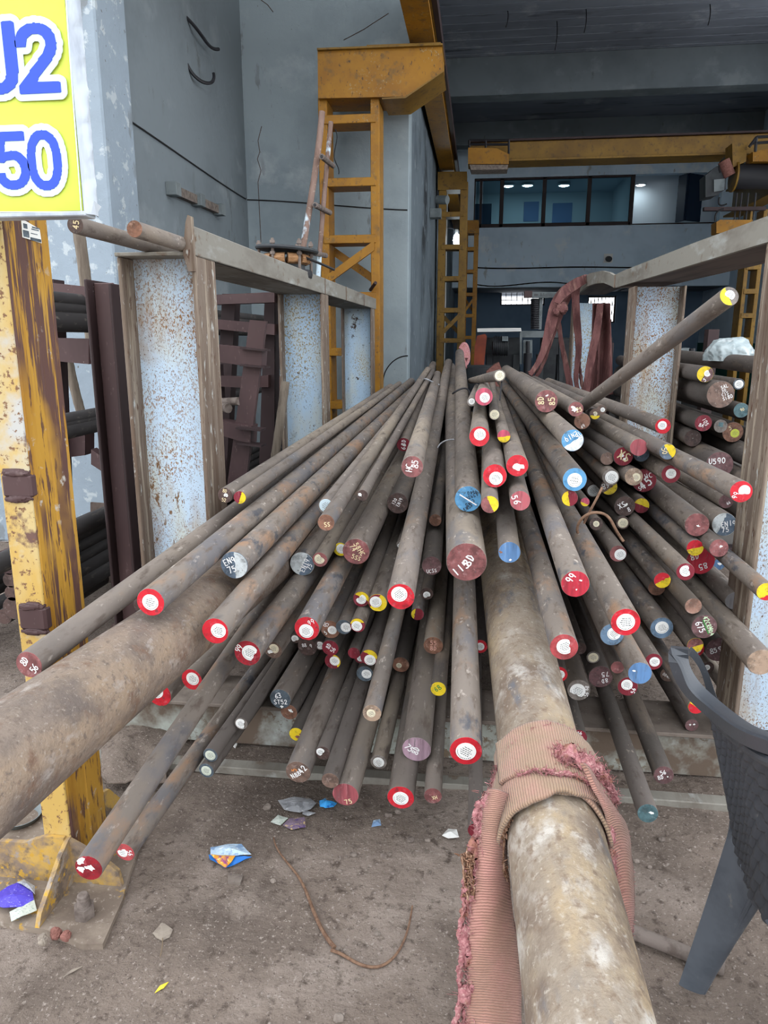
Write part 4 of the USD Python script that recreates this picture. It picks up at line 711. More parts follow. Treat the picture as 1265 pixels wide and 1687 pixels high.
G29|-0.4122 2.184 0.5126 -0.304 5.621 0.845 0.0262|D s:.3,0,.7|blue-grey stickered end hidden behind the copper-brown one
G30|-0.3579 2.1351 0.5414 -0.264 5.537 0.818 0.0246|M h:Y:100:.3 s:-.1,-.1,.75|maroon end with yellow top and big white sticker, left centre
G31|-0.303 2.2025 0.5945 -0.282 6.152 0.947 0.0309|Y h:M:140:.3 s:-.2,.1,.68|yellow end with large sticker and maroon corner, left of the central bright red end
G32|-0.358 2.2115 0.6011 -0.337 5.741 0.899 0.0272|M h:Y:60:.2 s:0,0,.66|maroon and yellow stickered end half hidden by a bar, left centre
G33|-0.3224 2.1411 0.4309 -0.237 5.42 0.712 0.0287|M h:Y:60:.3 s:.1,-.3,.7|maroon end with yellow corner and low sticker, above the blue-grey stickered end
G34|-0.3516 2.2371 0.3261 -0.242 5.397 0.621 0.0292|D s:.2,0,.62|blue-grey stickered end below the maroon one, centre left
G35|-0.4649 2.2185 0.4214 -0.306 5.413 0.769 0.0289|M t:8D:-.2,.25,.45,60 t:56:.3,-.2,.45,60|maroon end chalked 8D 56 under the copper-brown stickered end
G36|-0.4627 2.2443 0.3615 -0.299 5.388 0.639 0.0283|M h:Y:20:.3 s:.25,.1,.65|maroon end with yellow side and torn sticker below the maroon 8D 56 end
G37|-0.3775 2.1752 0.4272 -0.278 5.254 0.666 0.0205|M|plain dark maroon end in the shadows, centre left
G38|-0.5786 2.362 0.3555 -0.335 5.265 0.688 0.0352|K t:88:-.3,.2,.35,10 t:9:.4,.2,.35,10|dark brown end beneath the bright red 99 end
G38b|-0.5828 2.2131 0.4509 -0.362 5.117 0.728 0.017|K s:0,0,.8|small sticker end peeping left under the bright red 99 end
G38c|-0.5286 2.3465 0.372 -0.292 5.193 0.703 0.0201|K s:0,0,.8|small sticker end peeping right under the bright red 99 end
G39|-0.3726 2.2071 0.7628 -0.33 6.574 1.03 0.0439|r t:58HC:.25,.2,.36,-60,y t:74:-.2,.3,.36,-60,y t:5SS:0,-.45,.32,-20,y|thick bar with pink-brown end chalked 58 HC, left centre
G40|-0.4461 2.3276 0.7326 -0.399 5.926 0.994 0.0242|Y s:.1,.1,.75|white sticker with yellow rim hidden behind the pink-brown 58 HC end
G41|-0.5504 2.208 0.7141 -0.447 6.362 0.993 0.0407|W h:G:-25:.1 t:EN19:.2,-.1,.4,65 t:75:.6,-.2,.35,65|bar with half white half blue-grey end marked EN19 75, left centre
G42|-0.488 2.1933 0.7354 -0.42 6.327 1.063 0.0249|r s:-.05,.1,.72,c|bar with pinkish rim and cream sticker, right of the white and blue-grey end
G43|-0.1841 2.3345 0.5098 -0.226 5.245 0.782 0.0224|M h:Y:170:.4|small maroon end with yellow side, right of the bright red end in the centre
G44|-0.2473 2.4001 0.2898 -0.196 5.14 0.638 0.031|C s:-.2,-.1,.35,c|rough copper end with tiny sticker in the shadows of the lower centre
G45|-0.0954 2.0577 0.3773 -0.099 4.813 0.513 0.0239|Y t:68:-.1,.1,.6,40,v|yellow end with green scrawl in the shadows below the copper 55 end
G46|-0.1585 2.4147 0.5569 -0.148 5.361 0.876 0.023|K s:0,-.2,.6|dark stickered end hidden above the copper 55 end
G47|-0.2854 2.6261 0.8307 -0.259 5.542 0.955 0.04|K t:EN19:.15,.1,.3,65 t:120:-.3,.2,.3,65|dark thick end chalked EN19 120 in shadow, upper centre
G48|-0.1418 2.5731 0.7832 -0.194 5.443 0.896 0.0228|C|dark rough rust end in shadow between two long bars, upper centre
G49|-0.2653 2.5501 0.6936 -0.24 5.551 0.908 0.0164|S s:0,0,.9|small grey stickered end behind the long bar left of centre
G50|-0.3702 2.2519 0.3735 -0.246 5.064 0.637 0.0182|M s:0,0,.6|tiny dark stickered end deep between bars, centre left
Z1|-0.6801 1.067 0.4824 -0.762 5.354 0.693 0.0262|M2 b:-.5,.55,.4,W b:-.6,-.1,.35,W b:.1,.1,.35,W|long bar with glossy dark red end splashed white, lowest at the left
Z2|-0.8674 1.526 0.1373 -0.539 5.128 0.505 0.0269|r2 s:-.25,-.05,.55 t:56:.55,.05,.4,-70|long bar with pale red end marked 56, just right of the glossy dark red one
E1|1.1464 3.9619 1.251 1.162 6.371 1.257 0.0412|Y h:U:-30:.05 s:.25,.1,.42 t:5:0,-.7,.4,30|yellow and purple stickered end in the right rack, below the plastic sheet
E2|1.213 3.9004 1.1531 1.192 6.424 1.149 0.0679|N t:SAL:.2,.6,.24,20 t:20:.2,.3,.2,20 t:CIS:.3,.05,.22,20 t:S180:.5,-.2,.24,20|thickest bar in the right rack with brown end chalked SAL S180
E3|1.3605 4.0983 1.1942 1.36 6.398 1.194 0.0299|D s:0,0,.8|white stickered end at the right of the thick brown SAL end
E4|1.36 4.0177 1.0648 1.36 6.398 1.065 0.0389|T t:90:.1,.1,.4,20,y|teal end at the right rack column, under the white sticker
E5|1.1702 3.9919 0.9987 1.166 6.392 1.007 0.0437|M t:105:.25,.1,.42,-60 t:8A:-.2,-.25,.4,-20|maroon end chalked 105 in the right rack
E6|1.2701 4.0308 0.9798 1.278 6.384 0.977 0.0346|S b:0,.2,.6,T|bare grey-teal end right of the maroon 105 end
E7|1.3538 4.09 0.9419 1.364 6.387 0.947 0.0543|C s:.2,-.1,.45,l t:5:-.3,.4,.4,20,y|rust-brown end with a yellow-green round sticker in the right rack
E8|1.1664 4.1402 0.8997 1.194 6.411 0.919 0.0456|K b:0,0,.1,S|dark end with a small grey centre, below the maroon 105 end
E9|1.2311 3.8622 0.8002 1.225 6.408 0.803 0.0687|U t:U590:-.2,.3,.4,5|thick purple-brown end chalked U590 above the red 99 end
E10|1.1305 4.6209 0.8476 1.134 6.392 0.846 0.0292|T|dark teal end at the foot of the second right rack column
E11|1.4994 3.7557 1.0204 1.499 6.395 1.021 0.0435|N|lower dark bar in the right rack passing behind the front right column
E12|1.481 3.8641 1.288 1.482 6.398 1.305 0.047|N|topmost thick dark bar in the right rack, carrying the plastic sheet
E13|1.5041 3.7274 0.8912 1.499 6.396 0.893 0.0522|N|dark bar low in the right rack passing behind the column
E15|1.4068 3.635 0.8361 1.388 6.427 0.836 0.057|N|dark bar deep in the right rack behind the column, topmost of five
E16|1.3594 3.5067 0.7229 1.36 6.398 0.723 0.0554|N|dark bar deep in the right rack behind the column, second of five
E17|1.3908 3.4481 0.6079 1.395 6.383 0.61 0.0604|N|dark bar deep in the right rack behind the column, third of five
E18|1.2093 3.2896 0.6827 1.2 6.403 0.687 0.0472|N|dark bar deep in the right rack behind the column, fourth of five, nearest the pile
E19|1.4301 3.411 0.4896 1.423 6.41 0.489 0.0601|N|dark bar deep in the right rack behind the column, lowest of five
T1|-1.083 1.9516 1.7205 -1.05 5.2 1.7205 0.0228|K t:45:.1,0,.7,80,y|bar with dark end chalked 45, jutting out over the left rack column
T2|-.96 2.043 1.7205 -.958 5.4 1.7205 0.0228|C|bar with rough rust-brown end, lying beside the lug on the left rack beam
'''
BARD = {}
for k_, l_ in enumerate(BARS.strip().splitlines()):
    i_, p_, look_, lab_ = l_.split('|'); p_ = list(map(float, p_.split()))
    BARD[i_] = (np.array(p_[:3]), np.array(p_[3:6]), p_[6])
    make_bar(k_, i_, p_[:3], p_[3:6], p_[6], look_, lab_)

# ================================================================ YELLOW POST, BASE, SIGN
PX0, PX1, PY0, PY1 = -1.105, -1.030, 1.555, 1.73
t = Thing('yellow_post', 'worn yellow steel post with brown scraped patches, standing on a bolted base plate', 'post', ((PX0+PX1)/2, PY0, 0))
t.part('side_channel', [bx(PX0+.004, PX1, PY0+.003, (PY0+PY1)/2-.0012, .02, 2.6, .004), bx(PX0+.004, PX1, (PY0+PY1)/2+.0012, PY1, .02, 2.6, .004)], MATS['post_yellow'])
t.part('front_flange', bx(PX0, PX1-.002, PY0-.004, PY0+.004, .02, 2.6, .002), MATS['post_yellow_pale'])
for zc in (1.118, 1.058, .79, .725):
    t.part('weld_seam', rock((( PX0+PX1)/2+.004, PY0-.002, zc), (.036, .012, .012), int(zc*100), 3), MATS['maroon_steel'])
t.part('weld_pad', bx(PX0+.004, PX1+.003, PY0-.010, PY0+.02, 1.06, 1.116, .006), MATS['maroon_steel']); t.part('weld_pad', bx(PX0+.006, PX1+.003, PY0-.010, PY0+.02, .728, .788, .006), MATS['maroon_steel'])
# stiffeners and base plate, traced where they stand
c0 = np.array([PX1, PY0, 0])
bp = [atZ(x, y, .012)[:2] for x, y in ((-40, 1500), (-40, 1560), (75, 1535), (160, 1552), (195, 1484), (183, 1435), (120, 1400), (40, 1410))]
t.part('base_plate', prism([(-1.42, 1.40), (-1.02, 1.385), (-.9, 1.352), (-.852, 1.36), (-.872, 1.5), (-.9, 1.6), (-.96, 1.9), (-1.42, 1.9)], -.004, .016, 'z'), MATS['base_plate_dusty'])
zt = .148
t.part('gusset', prism([(PY0, .016), (PY0, zt), (PY0-.015, zt-.002), (PY0-.05, .128), (PY0-.155, .045), (PY0-.17, .016)], PX1-.012, PX1+.000, 'x'), MATS['base_plate_yellow'])
t.part('stiffener', prism([(-1.42, .016), (-1.42, zt-.03), (PX0-.05, zt-.02), (PX0+.01, zt+.004), (PX1-.012, zt+.004), (PX1-.012, .016)], PY0-.018, PY0-.005, 'y'), MATS['base_plate_yellow'])
t.part('stiffener', prism([(PX1, .016), (PX1, zt-.004), (PX1+.03, zt-.02), (PX1+.10, .085), (PX1+.128, .06), (PX1+.135, .016)], PY0-.012, PY0, 'y'), MATS['base_plate_yellow'])
t.part('rear_stiffener', prism([(PY1, .016), (PY1, .16), (PY1+.03, .15), (PY1+.11, .05), (PY1+.11, .016)], PX1-.012, PX1, 'x'), MATS['base_plate_yellow'])
q = atZ(140, 1508, .016); hexa = [(q[0]+.026*math.cos(k*math.pi/3), q[1]+.026*math.sin(k*math.pi/3)) for k in range(6)]
nut = t.part('nut', prism(hexa, .016, .046, 'z'), MATS['bolt_dusty'], smooth=False)
m = lathe([(0, .03), (.0155, .03)]+[p for k in range(6) for p in ((.0155, .047+k*.004), (.0140, .049+k*.004))]+[(.0135, .076), (.011, .079), (0, .079)], 24, (q[0], q[1], 0)); t.part('bolt', m, MATS['bolt_dusty'])
# small torn paper on the post
a_ = atX(33, 362, PX1); b_ = atX(68, 401, PX1)
t2 = Thing('paper_notice', 'small torn paper notice stuck on the yellow post below the sign', 'notice', (PX1, a_[1], b_[2]))
pn = t2.part('sheet', prism([(a_[1], b_[2]+.004), (b_[1], b_[2]), (b_[1]-.003, a_[2]-.01), (a_[1]+.02, a_[2]), (a_[1]+.002, a_[2])], PX1+.0005, PX1+.0016, 'x'), MATS['paper_white'])
w_, h_ = b_[1]-a_[1], a_[2]-b_[2]
t2.part('print', [bx(PX1+.0016, PX1+.002, a_[1]+w_*u0, a_[1]+w_*u1, b_[2]+h_*v0, b_[2]+h_*v1, 0) for u0, u1, v0, v1 in ((.4, .97, .04, .2), (.05, .35, .15, .5), (.5, .9, .62, .68), (.55, .95, .72, .8), (.1, .3, .6, .85), (.45, .8, .4, .44))], MATS['end_D'])

SY = 1.455
worn('sign_yellow', (202, 217, 84), [((192, 208, 76), 3, .45, .62, I1), ((180, 186, 70), 60, .68, .74, I1, (3, .54, .62))], rough=.45)
worn('sign_flex', (190, 199, 208), [((160, 168, 180), 12, .48, .62, (1, 1, .3)), ((150, 150, 148), 40, .66, .72, I1)], rough=.5)
flat('sign_blue', (48, 80, 196), .45); flat('sign_outline', (196, 216, 220), .45)
t = Thing('sign_board', 'yellow flex sign with big blue digits, hanging in front of the post top', 'sign', atY(60, 356, SY))
b0, b1 = atY(-260, 358, SY), atY(138, 353, SY); zt_ = atY(60, -120, SY)[2]
nz = 26; G = [[(b0[0]+(b1[0]-b0[0])*u, SY-.0012*math.sin(u*9+v*4), b0[2]+.002+(zt_-b0[2])*v) for v in np.linspace(0, 1, nz)] for u in np.linspace(0, 1, 30)]
t.part('face', sheet(G, .002), MATS['sign_yellow'], smooth=True)
ed = []
for v in np.linspace(0, 1, 60):
    z = b0[2]-.004+(zt_-b0[2])*v; j = .003*math.sin(v*37)+.002*math.sin(v*91)
    ed.append([(b1[0]+.002, SY-.002, z), (b1[0]+.010+j, SY+.008+j, z), (b1[0]+.013-j*.6, SY+.03, z), (b1[0]+.008, SY+.042, z)])
t.part('side_fold', sheet(ed, .0018), MATS['sign_flex'], smooth=True)
t.part('bottom_fold', bx(b0[0], b1[0]+.004, SY-.004, SY+.04, b0[2]-.008, b0[2]+.001, .002), MATS['sign_flex'])
t.part('corner_flap', sheet([[(b1[0]+.002, SY, b0[2]+.03), (b1[0]+.018, SY+.01, b0[2]+.022), (b1[0]+.028, SY+.02, b0[2]+.012)], [(b1[0]+.002, SY, b0[2]-.004), (b1[0]+.010, SY+.008, b0[2]-.004), (b1[0]+.016, SY+.02, b0[2]-.002)]], .0018), MATS['sign_flex'])
def txt_shape(s):
    m = meshkit.text_mesh(s, 1.0, .02, bold=True); f = m.faces[np.abs(m.face_normals[:, 2]) > .9]
    z = m.vertices[f][:, :, 2].mean(1); f = f[z > .01]
    return unary_union([sg.Polygon(m.vertices[q][:, :2]).buffer(.0005) for q in f])
OUT = []
def sign_text(s, px0, px1, py0, py1):
    g = txt_shape(s).buffer(.012).buffer(-.012); x0, y0, x1, y1 = g.bounds; A, B = atY(px0, py1, SY), atY(px1, py0, SY)
    g = affinity.affine_transform(g, [(B[0]-A[0])/(x1-x0), 0, 0, (B[2]-A[2])/(y1-y0), A[0]-x0*(B[0]-A[0])/(x1-x0), A[2]-y0*(B[2]-A[2])/(y1-y0)])
    o = g.buffer(.011, join_style=1)
    OUT.append(o)
    t.part('digits', prism(g, SY-.0062, SY-.0052, 'y'), MATS['sign_blue'], smooth=False)
sign_text('2', 36, 93, 37, 157); sign_text('J', -34, 25, 36, 159)
sign_text('5', 1, 46, 217, 314); sign_text('0', 53, 99, 214, 315)
t.part('digit_outline', prism(unary_union(OUT).buffer(.001), SY-.0052, SY-.0036, 'y'), MATS['sign_outline'], smooth=False)
t.part('edge_line', prism([(atY(x, y, SY)[0], atY(x, y, SY)[2]) for x, y in ((-200, 349.5), (134.5, 348.5), (113, 60), (109, 0), (111, 0), (115, 60), (136.5, 350.5), (-200, 351))], SY-.0035, SY-.0026, 'y'), MATS['sign_outline'], smooth=False)

# ================================================================ MAROON RACK, BAMBOO, BARS AT THE LEFT
def dpx(pts, Y, t_): return pxprism(pts, Y, t_)
t = Thing('maroon_post', 'tall dark maroon H-section post standing free in front of the bar rack', 'post', atY(165, 980, 2.75))
Yp = 2.75; zb = 0
f0, f1 = atY(158, 700, Yp), atY(195, 700, Yp); ztop = atY(165, 466, Yp)[2]
f0x, f1x = atY(150, 480, Yp)[0], atY(192, 480, Yp)[0]
t.part('flange', bx(f0x, f0x+.012, Yp-.05, Yp+.13, zb, ztop+.01), MATS['maroon_dark']); t.part('flange', bx(f1x-.012, f1x, Yp-.04, Yp+.10, zb, ztop-.005), MATS['maroon_dark']); t.part('web', bx(f0x+.012, f1x-.012, Yp, Yp+.012, zb, ztop), MATS['maroon_steel'])
t = Thing('bar_rack', 'maroon steel rack with slatted frames holding dark bars behind the left columns', 'rack', atY(300, 900, 3.6))
Yr = 3.55
for nm, P, Y, th in (('beam', [(60, 463), (150, 473), (150, 502), (60, 495)], Yr, .1), ('beam', [(60, 556), (146, 558), (146, 600), (60, 592)], Yr, .1), ('beam', [(190, 470), (215, 470), (215, 512), (190, 508)], Yr, .1),
    ('beam', [(345, 486), (452, 481), (452, 498), (345, 502)], 4.3, .08), ('beam', [(345, 525), (452, 534), (452, 552), (345, 541)], 4.32, .08), ('post', [(366, 484), (388, 484), (372, 800), (350, 800)], 4.42, .1), ('post', [(436, 484), (452, 484), (452, 790), (426, 790)], 4.45, .12),
    ('plank', [(411, 527), (438, 529), (404, 800), (374, 800)], 3.9, .035), ('beam', [(345, 567), (432, 575), (430, 607), (345, 594)], 3.88, .1), ('beam', [(345, 618), (425, 622), (423, 640), (345, 636)], 4.2, .06), ('post', [(345, 600), (362, 600), (366, 668), (350, 668)], 4.2, .06),
    ('beam', [(360, 693), (414, 702), (412, 732), (360, 716)], 3.86, .12), ('beam', [(425, 620), (442, 618), (442, 638), (425, 638)], 4.4, .06), ('beam', [(60, 720), (140, 712), (140, 750), (60, 760)], 3.7, .1), ('beam', [(186, 706), (216, 702), (216, 740), (186, 740)], 3.7, .1), ('post', [(60, 460), (88, 460), (110, 960), (84, 960)], 3.62, .1), ('post', [(196, 520), (212, 520), (222, 960), (206, 960)], 3.62, .1), ('beam', [(150, 740), (222, 790), (222, 812), (150, 765)], 3.6, .06), ('beam', [(0, 908), (30, 912), (30, 946), (0, 944)], 2.3, .06)):
    t.part(nm, dpx(P, Y, th), MATS['maroon_dark' if nm == 'post' else 'maroon_steel'])
for P, Y in (((411, 572), 3.84), ((411, 600), 3.84), ((404, 704), 3.8), ((404, 730), 3.8)):
    t.part('ledge', dpx([(P[0]-16, P[1]), (P[0]+26, P[1]+4), (P[0]+26, P[1]+7), (P[0]-16, P[1]+3)], Y, .1), MATS['maroon_dark'])
# bars lying in that rack: run from the front to the back
nb = 0
def rbar(px, py, X, Ya, Yb, r, label, dz=0., zfix=None):
    global nb
    q = atX(px, py, X) if zfix is None else np.array([X, 0, zfix]); A = np.array([X, Ya, q[2]]); B = np.array([X+.0, Yb, q[2]+dz]); make_bar(400+nb, 'R6', A, B, r, 'K', label); nb += 1
for k, (py, r) in enumerate(((494, .032), (509, .034), (530, .05))): rbar(115, py, -1.98-.0*k, 2.2, 7.6, r, f'dark bar on the upper tier of the maroon rack, {("top", "second", "third")[k]} one')
for k, (py, r) in enumerate(((688, .03), (695, .03), (706, .04))): rbar(125, py, -1.9, 2.3, 7.2, r, f'dark bar on the middle tier of the maroon rack, {("top", "second", "third")[k]} one')
for k, (py, r) in enumerate(((845, .03), (862, .03), (880, .03), (900, .045))): rbar(200, py, -1.72, 2.4, 6.5, r, f'dark bar on the lowest tier of the maroon rack, {("top", "second", "third", "fourth")[k]} one')
for k in range(14):  # extra bars added so the lit ground under the rack goes dark
    g_ = np.random.default_rng(60+k); rbar(210, 0, -1.3-.09*k-.02*g_.random(), 2.6+.3*g_.random(), 6.2+g_.random(), .03+.012*g_.random(), 'dark bar added to fill the gloom low under the maroon rack', zfix=.08+.36*g_.random())
rbar(50, 905, -1.62, 1.9, 5., .035, 'dark bar near the ground beyond the yellow post')
def pole(pts, Y, r, name, mat, label, cat):
    P = spline([atY(x, y, yy) for (x, y), yy in zip(pts, Y)], 24); R = r*(1+.06*(np.arange(24) % 6 == 3)); return single(name, tube(P, R, 12), MATS[mat], label, cat)
pole(((128, 372), (138, 440), (150, 560)), (4.2, 4.2, 4.2), .033, 'bamboo_pole', 'wood_pole', 'weathered bamboo pole leaning behind the yellow post, upper left', 'pole')
pole(((112, 590), (128, 660), (140, 700)), (4.0, 4.0, 4.0), .026, 'bamboo_pole', 'wood_pole', 'short bamboo piece below the maroon beam behind the post', 'pole')
pole(((186, 740), (200, 790), (214, 850)), (3.5, 3.5, 3.5), .03, 'bamboo_pole', 'wood_pole', 'bamboo pole leaning between the maroon post and rusted column', 'pole')
pole(((470, 630), (462, 690), (452, 760)), (4.25, 4.2, 4.2), .026, 'bamboo_pole', 'wood_pole', 'bamboo stick leaning beside the middle left rack column', 'pole')
pole(((352, 664), (370, 662), (394, 661)), (4.1, 4.0, 3.9), .022, 'pipe_offcut', 'bolt_dusty', 'upper pipe offcut poking out in the maroon rack', 'pipe')
pole(((350, 676), (362, 672), (376, 673)), (4.1, 4.0, 3.92), .026, 'pipe_offcut', 'bolt_dusty', 'lower pipe offcut poking out in the maroon rack', 'pipe')
# standing dark sheet, added to deepen the gloom beneath the rack
single('scrap_sheet', sheet([[atY(x, y, yy)+[0, 0, .01*math.sin(x*.3)] for x, yy in ((150, 3.3), (200, 3.3), (260, 3.3), (330, 3.3))] for y in (830, 900, 960)], .01), MATS['underside_dark'], 'dark sheet added to deepen the gloom beneath the maroon rack', 'scrap')

# ================================================================ THINGS ON THE LEFT RACK
mc = np.array([-1.05, 4.02, ZT+.06])
t = Thing('motor_stator', 'round dark machine stator with copper winding set on the left rack beam', 'motor part', mc)
t.part('lower_ring', lathe([(.02, 0), (.14, 0), (.145, .02), (.14, .04), (.02, .04), (.02, 0)], 32, mc), MATS['black_metal']); t.part('core', lathe([(.03, .04), (.105, .04), (.105, .07), (.03, .07), (.03, .04)], 32, mc), MATS['dark_machine'])
for k in range(10):
    a0 = 2*math.pi*k/10; P = [mc+[.112*math.cos(a0+d), .112*math.sin(a0+d), .095] for d in np.linspace(.05, .55, 6)]; t.part('coil', tube(P, .028, 8), MATS['copper_coil'])
pl = lathe([(.0, .15), (.165, .15), (.17, .158), (.165, .168), (0, .172)], 36); R_ = trimesh.transformations.rotation_matrix(math.radians(4), [0, 1, 0]); pl.apply_transform(R_); pl.apply_translation(mc-[0, 0, .012]); t.part('cover_plate', pl, MATS['dark_machine'])
for k in range(6):
    a0 = 2*math.pi*k/6+.3; p = mc+[.138*math.cos(a0), .138*math.sin(a0), 0]; t.part('stud', [tube([p+[0, 0, .03], p+[0, 0, .19]], .008, 8), tube([p+[0, 0, .11], p+[0, 0, .125]], .014, 6), tube([p+[0, 0, .165], p+[0, 0, .18]], .014, 6)], MATS['bolt_dusty'])
t.part('lead_cable', tube(spline([mc+[.12, -.05, .1], mc+[.2, -.02, .07], mc+[.27, 0, .04]], 10), .007, 6), MATS['cable_black'])
LYd = 5.6
t = Thing('pipe_ladder', 'homemade ladder of rusty painted pipes leaning by the yellow lattice column', 'ladder', atY(510, 402, LYd))
def lp(pts, Y, r): return tube(spline([atY(x, y, yy) for (x, y), yy in zip(pts, Y)], 20), r, 12)
t.part('rail', lp(((530.5, 185), (521, 270), (500, 402), (455, 690), (424, 868)), (LYd+.2, LYd+.1, LYd, LYd-.25, LYd-.4), .024), MATS['pole_painted'])
t.part('rail', lp(((545, 201), (536, 300), (525, 440), (508, 690), (490, 868)), (LYd+.5, LYd+.4, LYd+.25, LYd, LYd-.15), .019), MATS['pole_painted'])
for a_, b_ in (((529.7, 257.7), (548.6, 273)), ((518.5, 337.6), (543.4, 350.5)), ((512.5, 416), (536.5, 421))): t.part('rung', tube([atY(*a_, LYd-.02), atY(*b_, LYd+.45)], .02, 12), MATS['bolt_dusty'])
for a_, b_ in (((529.7, 257.7), (530.4, 258.2)), ((518.5, 337.6), (519.2, 338))): t.part('rung_bore', tube([atY(*a_, LYd-.024), atY(*b_, LYd-.01)], .011, 10), MATS['black_metal'])
wire([atY(x, y, 7.3) for x, y in ((552, 213), (553, 240), (551, 262), (556, 274), (558, 287))], .005, 'cable', 'thin loose wire hanging on the lattice column', 'cable')
wire([atY(x, y, 8.044) for x, y in ((631, 632), (635, 612), (652, 592), (672, 586))], .006, 'cable', 'bent wire on the peeling wall corner above the bars', 'cable')

# ================================================================ RED STRAPS, MACHINE, RIGHT SIDE
def strap(pts, depths, widths, label, th=.02, wob=.006):
    P = np.array([at(x, y, d) for (x, y), d in zip(pts, depths)]); n = 36
    S = spline(P, n); w = np.interp(np.linspace(0, 1, n), np.linspace(0, 1, len(widths)), widths)
    T = np.gradient(S, axis=0); T /= np.linalg.norm(T, axis=1)[:, None]; v = S-CAM; v /= np.linalg.norm(v, axis=1)[:, None]
    Wd = np.cross(T, v); Wd /= np.linalg.norm(Wd, axis=1)[:, None]; dd = np.einsum('ij,j->i', S-CAM, FW)
    Wd = Wd*(w*dd/FPX/2)[:, None]+wob*np.sin(np.arange(n)[:, None]*.7)*v
    return ribbon(S, Wd, th)
SD = 5.0
t = Thing('lifting_sling', 'bunch of worn red lifting slings slung over the arched rack beam', 'sling', at(905, 620, SD))
o6 = lambda L: tuple(x+.55 for x in L)
t.part('hanging_loop', strap(((950, 470), (928, 484), (913, 512), (904, 548), (890, 590), (873, 618)), o6((5.25, 5.1, 5, 5, 5, 5)), (16, 20, 20, 17, 10, 7), ''), MATS['strap_red'])
t.part('hanging_loop', strap(((936, 484), (920, 522), (907, 560), (894, 600), (879, 622), (872, 612)), o6((5.15, 5.08, 5.04, 5.04, 5.04, 5.0)), (14, 13, 11, 6, 5, 4), ''), MATS['strap_red'])
t.part('band', strap(((952, 466), (948, 490), (951, 540), (953, 580), (949, 615), (958, 655)), o6((5.25, 5.1, 5.1, 5.1, 5.1, 5.1)), (17, 12, 12, 10, 7, 6), ''), MATS['strap_red'])
t.part('band', strap(((953, 570), (955, 610), (965, 658)), o6((5.12, 5.12, 5.12)), (4, 4, 5), ''), MATS['strap_red'])
t.part('band', strap(((928, 492), (921, 515), (924, 560), (932, 600), (940, 660)), o6((5.25, 5.2, 5.2, 5.2, 5.2)), (9, 6, 7, 9, 12), ''), MATS['strap_red'])
t.part('top_wrap', strap(((966, 459), (955, 464), (940, 473), (926, 486), (918, 500)), o6((5.2, 5.05, 5.0, 4.95, 4.95)), (9, 14, 17, 17, 10), ''), MATS['strap_red'])
t.part('knot', rock(at(926, 508, 5.5), (.045, .04, .05), 3, 3), MATS['strap_red']); t.part('knot', rock(at(916, 514, 5.5), (.03, .03, .03), 5, 3), MATS['strap_red'])
t = Thing('cloth_curtain', 'broad dark red cloth hanging beside the second right rack column', 'cloth', at(990, 640, 5.2))
G = [[at(990+(u-.5)*(26+10*v)+3*math.sin(u*9), 500+150*v, 5.5+.05*math.sin(u*11+v*2)) for v in np.linspace(0, 1, 12)] for u in np.linspace(0, 1, 20)]
t.part('cloth', sheet(G, .01), MATS['strap_red'], smooth=True)
t.part('fold', strap(((988, 502), (980, 560), (972, 600), (966, 655)), (5.4, 5.4, 5.4, 5.4), (10, 12, 12, 10), ''), MATS['strap_red'])
# band saw machine in the dark
MY = 12.0
t = Thing('saw_machine', 'dark band saw machine with a maker board, standing in the back of the hall', 'machine', atY(850, 640, MY))
t.part('screw_column', [tube([atY(881, 492, MY), atY(881, 542, MY)], .062, 18)]+[lathe([(.05, 0), (.072, .012), (.05, .024)], 18, atY(881, 541-k*3.0, MY)) for k in range(16)], MATS['black_metal'])
t.part('post', bx(*sorted((atY(888.5, 500, MY)[0], atY(894, 500, MY)[0])), MY, MY+.06, atY(891, 543, MY)[2], atY(891, 490, MY)[2]), MATS['grey_machine'])
a_, b_ = atY(876, 491, MY-.1), atY(928, 481, MY-.1)
nb_ = t.part('maker_board', bx(a_[0], b_[0], MY-.14, MY-.06, a_[2], b_[2]), MATS['grey_machine'])
t.part('board_cap', bx(atY(863, 490, MY-.1)[0], a_[0], MY-.15, MY-.02, atY(863, 490.5, MY-.1)[2], atY(863, 479.5, MY-.1)[2]), MATS['maroon_steel'])
tx = meshkit.text_mesh('Malwa M', .055, .004); tx.apply_transform(np.array([[1, 0, 0, a_[0]+.12], [0, 0, -1, MY-.141], [0, 1, 0, (a_[2]+b_[2])/2-.026], [0, 0, 0, 1]])); t.part('maker_name', tx, MATS['print_grey'], parent=nb_, smooth=False)
t.part('maker_mark', bx(a_[0]+.03, a_[0]+.09, MY-.143, MY-.139, a_[2]+.025, b_[2]-.025), MATS['print_grey'], parent=nb_)
t.part('table', pxprism([(786, 541), (858, 540), (859, 546), (786, 547)], MY-.3, .6), MATS['paper_white']); t.part('crossbar', pxprism([(858, 545), (925, 545), (925, 556), (858, 556)], MY, .3), MATS['grey_machine'])
t.part('frame_post', pxprism([(856, 546), (860, 546), (860, 600), (856, 600)], MY-.2, .1), MATS['grey_machine']); t.part('frame_post', pxprism([(921, 546), (927, 546), (927, 640), (921, 640)], MY-.2, .1), MATS['dark_machine'])
t.part('belt_guard', pxprism([(786, 553), (799, 550), (802, 554), (797, 605), (780, 612), (782, 570)], MY-.5, .3), MATS['orange_guard'])
t.part('motor', [tube([atY(812, 570, MY-.3), atY(837, 570, MY-.3)], .14, 20), tube([atY(815, 563, MY-.3), atY(815, 577, MY-.3)], .05, 10)], MATS['dark_machine']); t.part('motor_fin', [lathe([(.13, 0), (.155, .004), (.155, .012), (.13, .016)], 20) .apply_transform(trimesh.transformations.rotation_matrix(math.pi/2, [0, 1, 0])).apply_translation(atY(814+k*3.4, 570, MY-.3)) for k in range(7)], MATS['black_metal'])
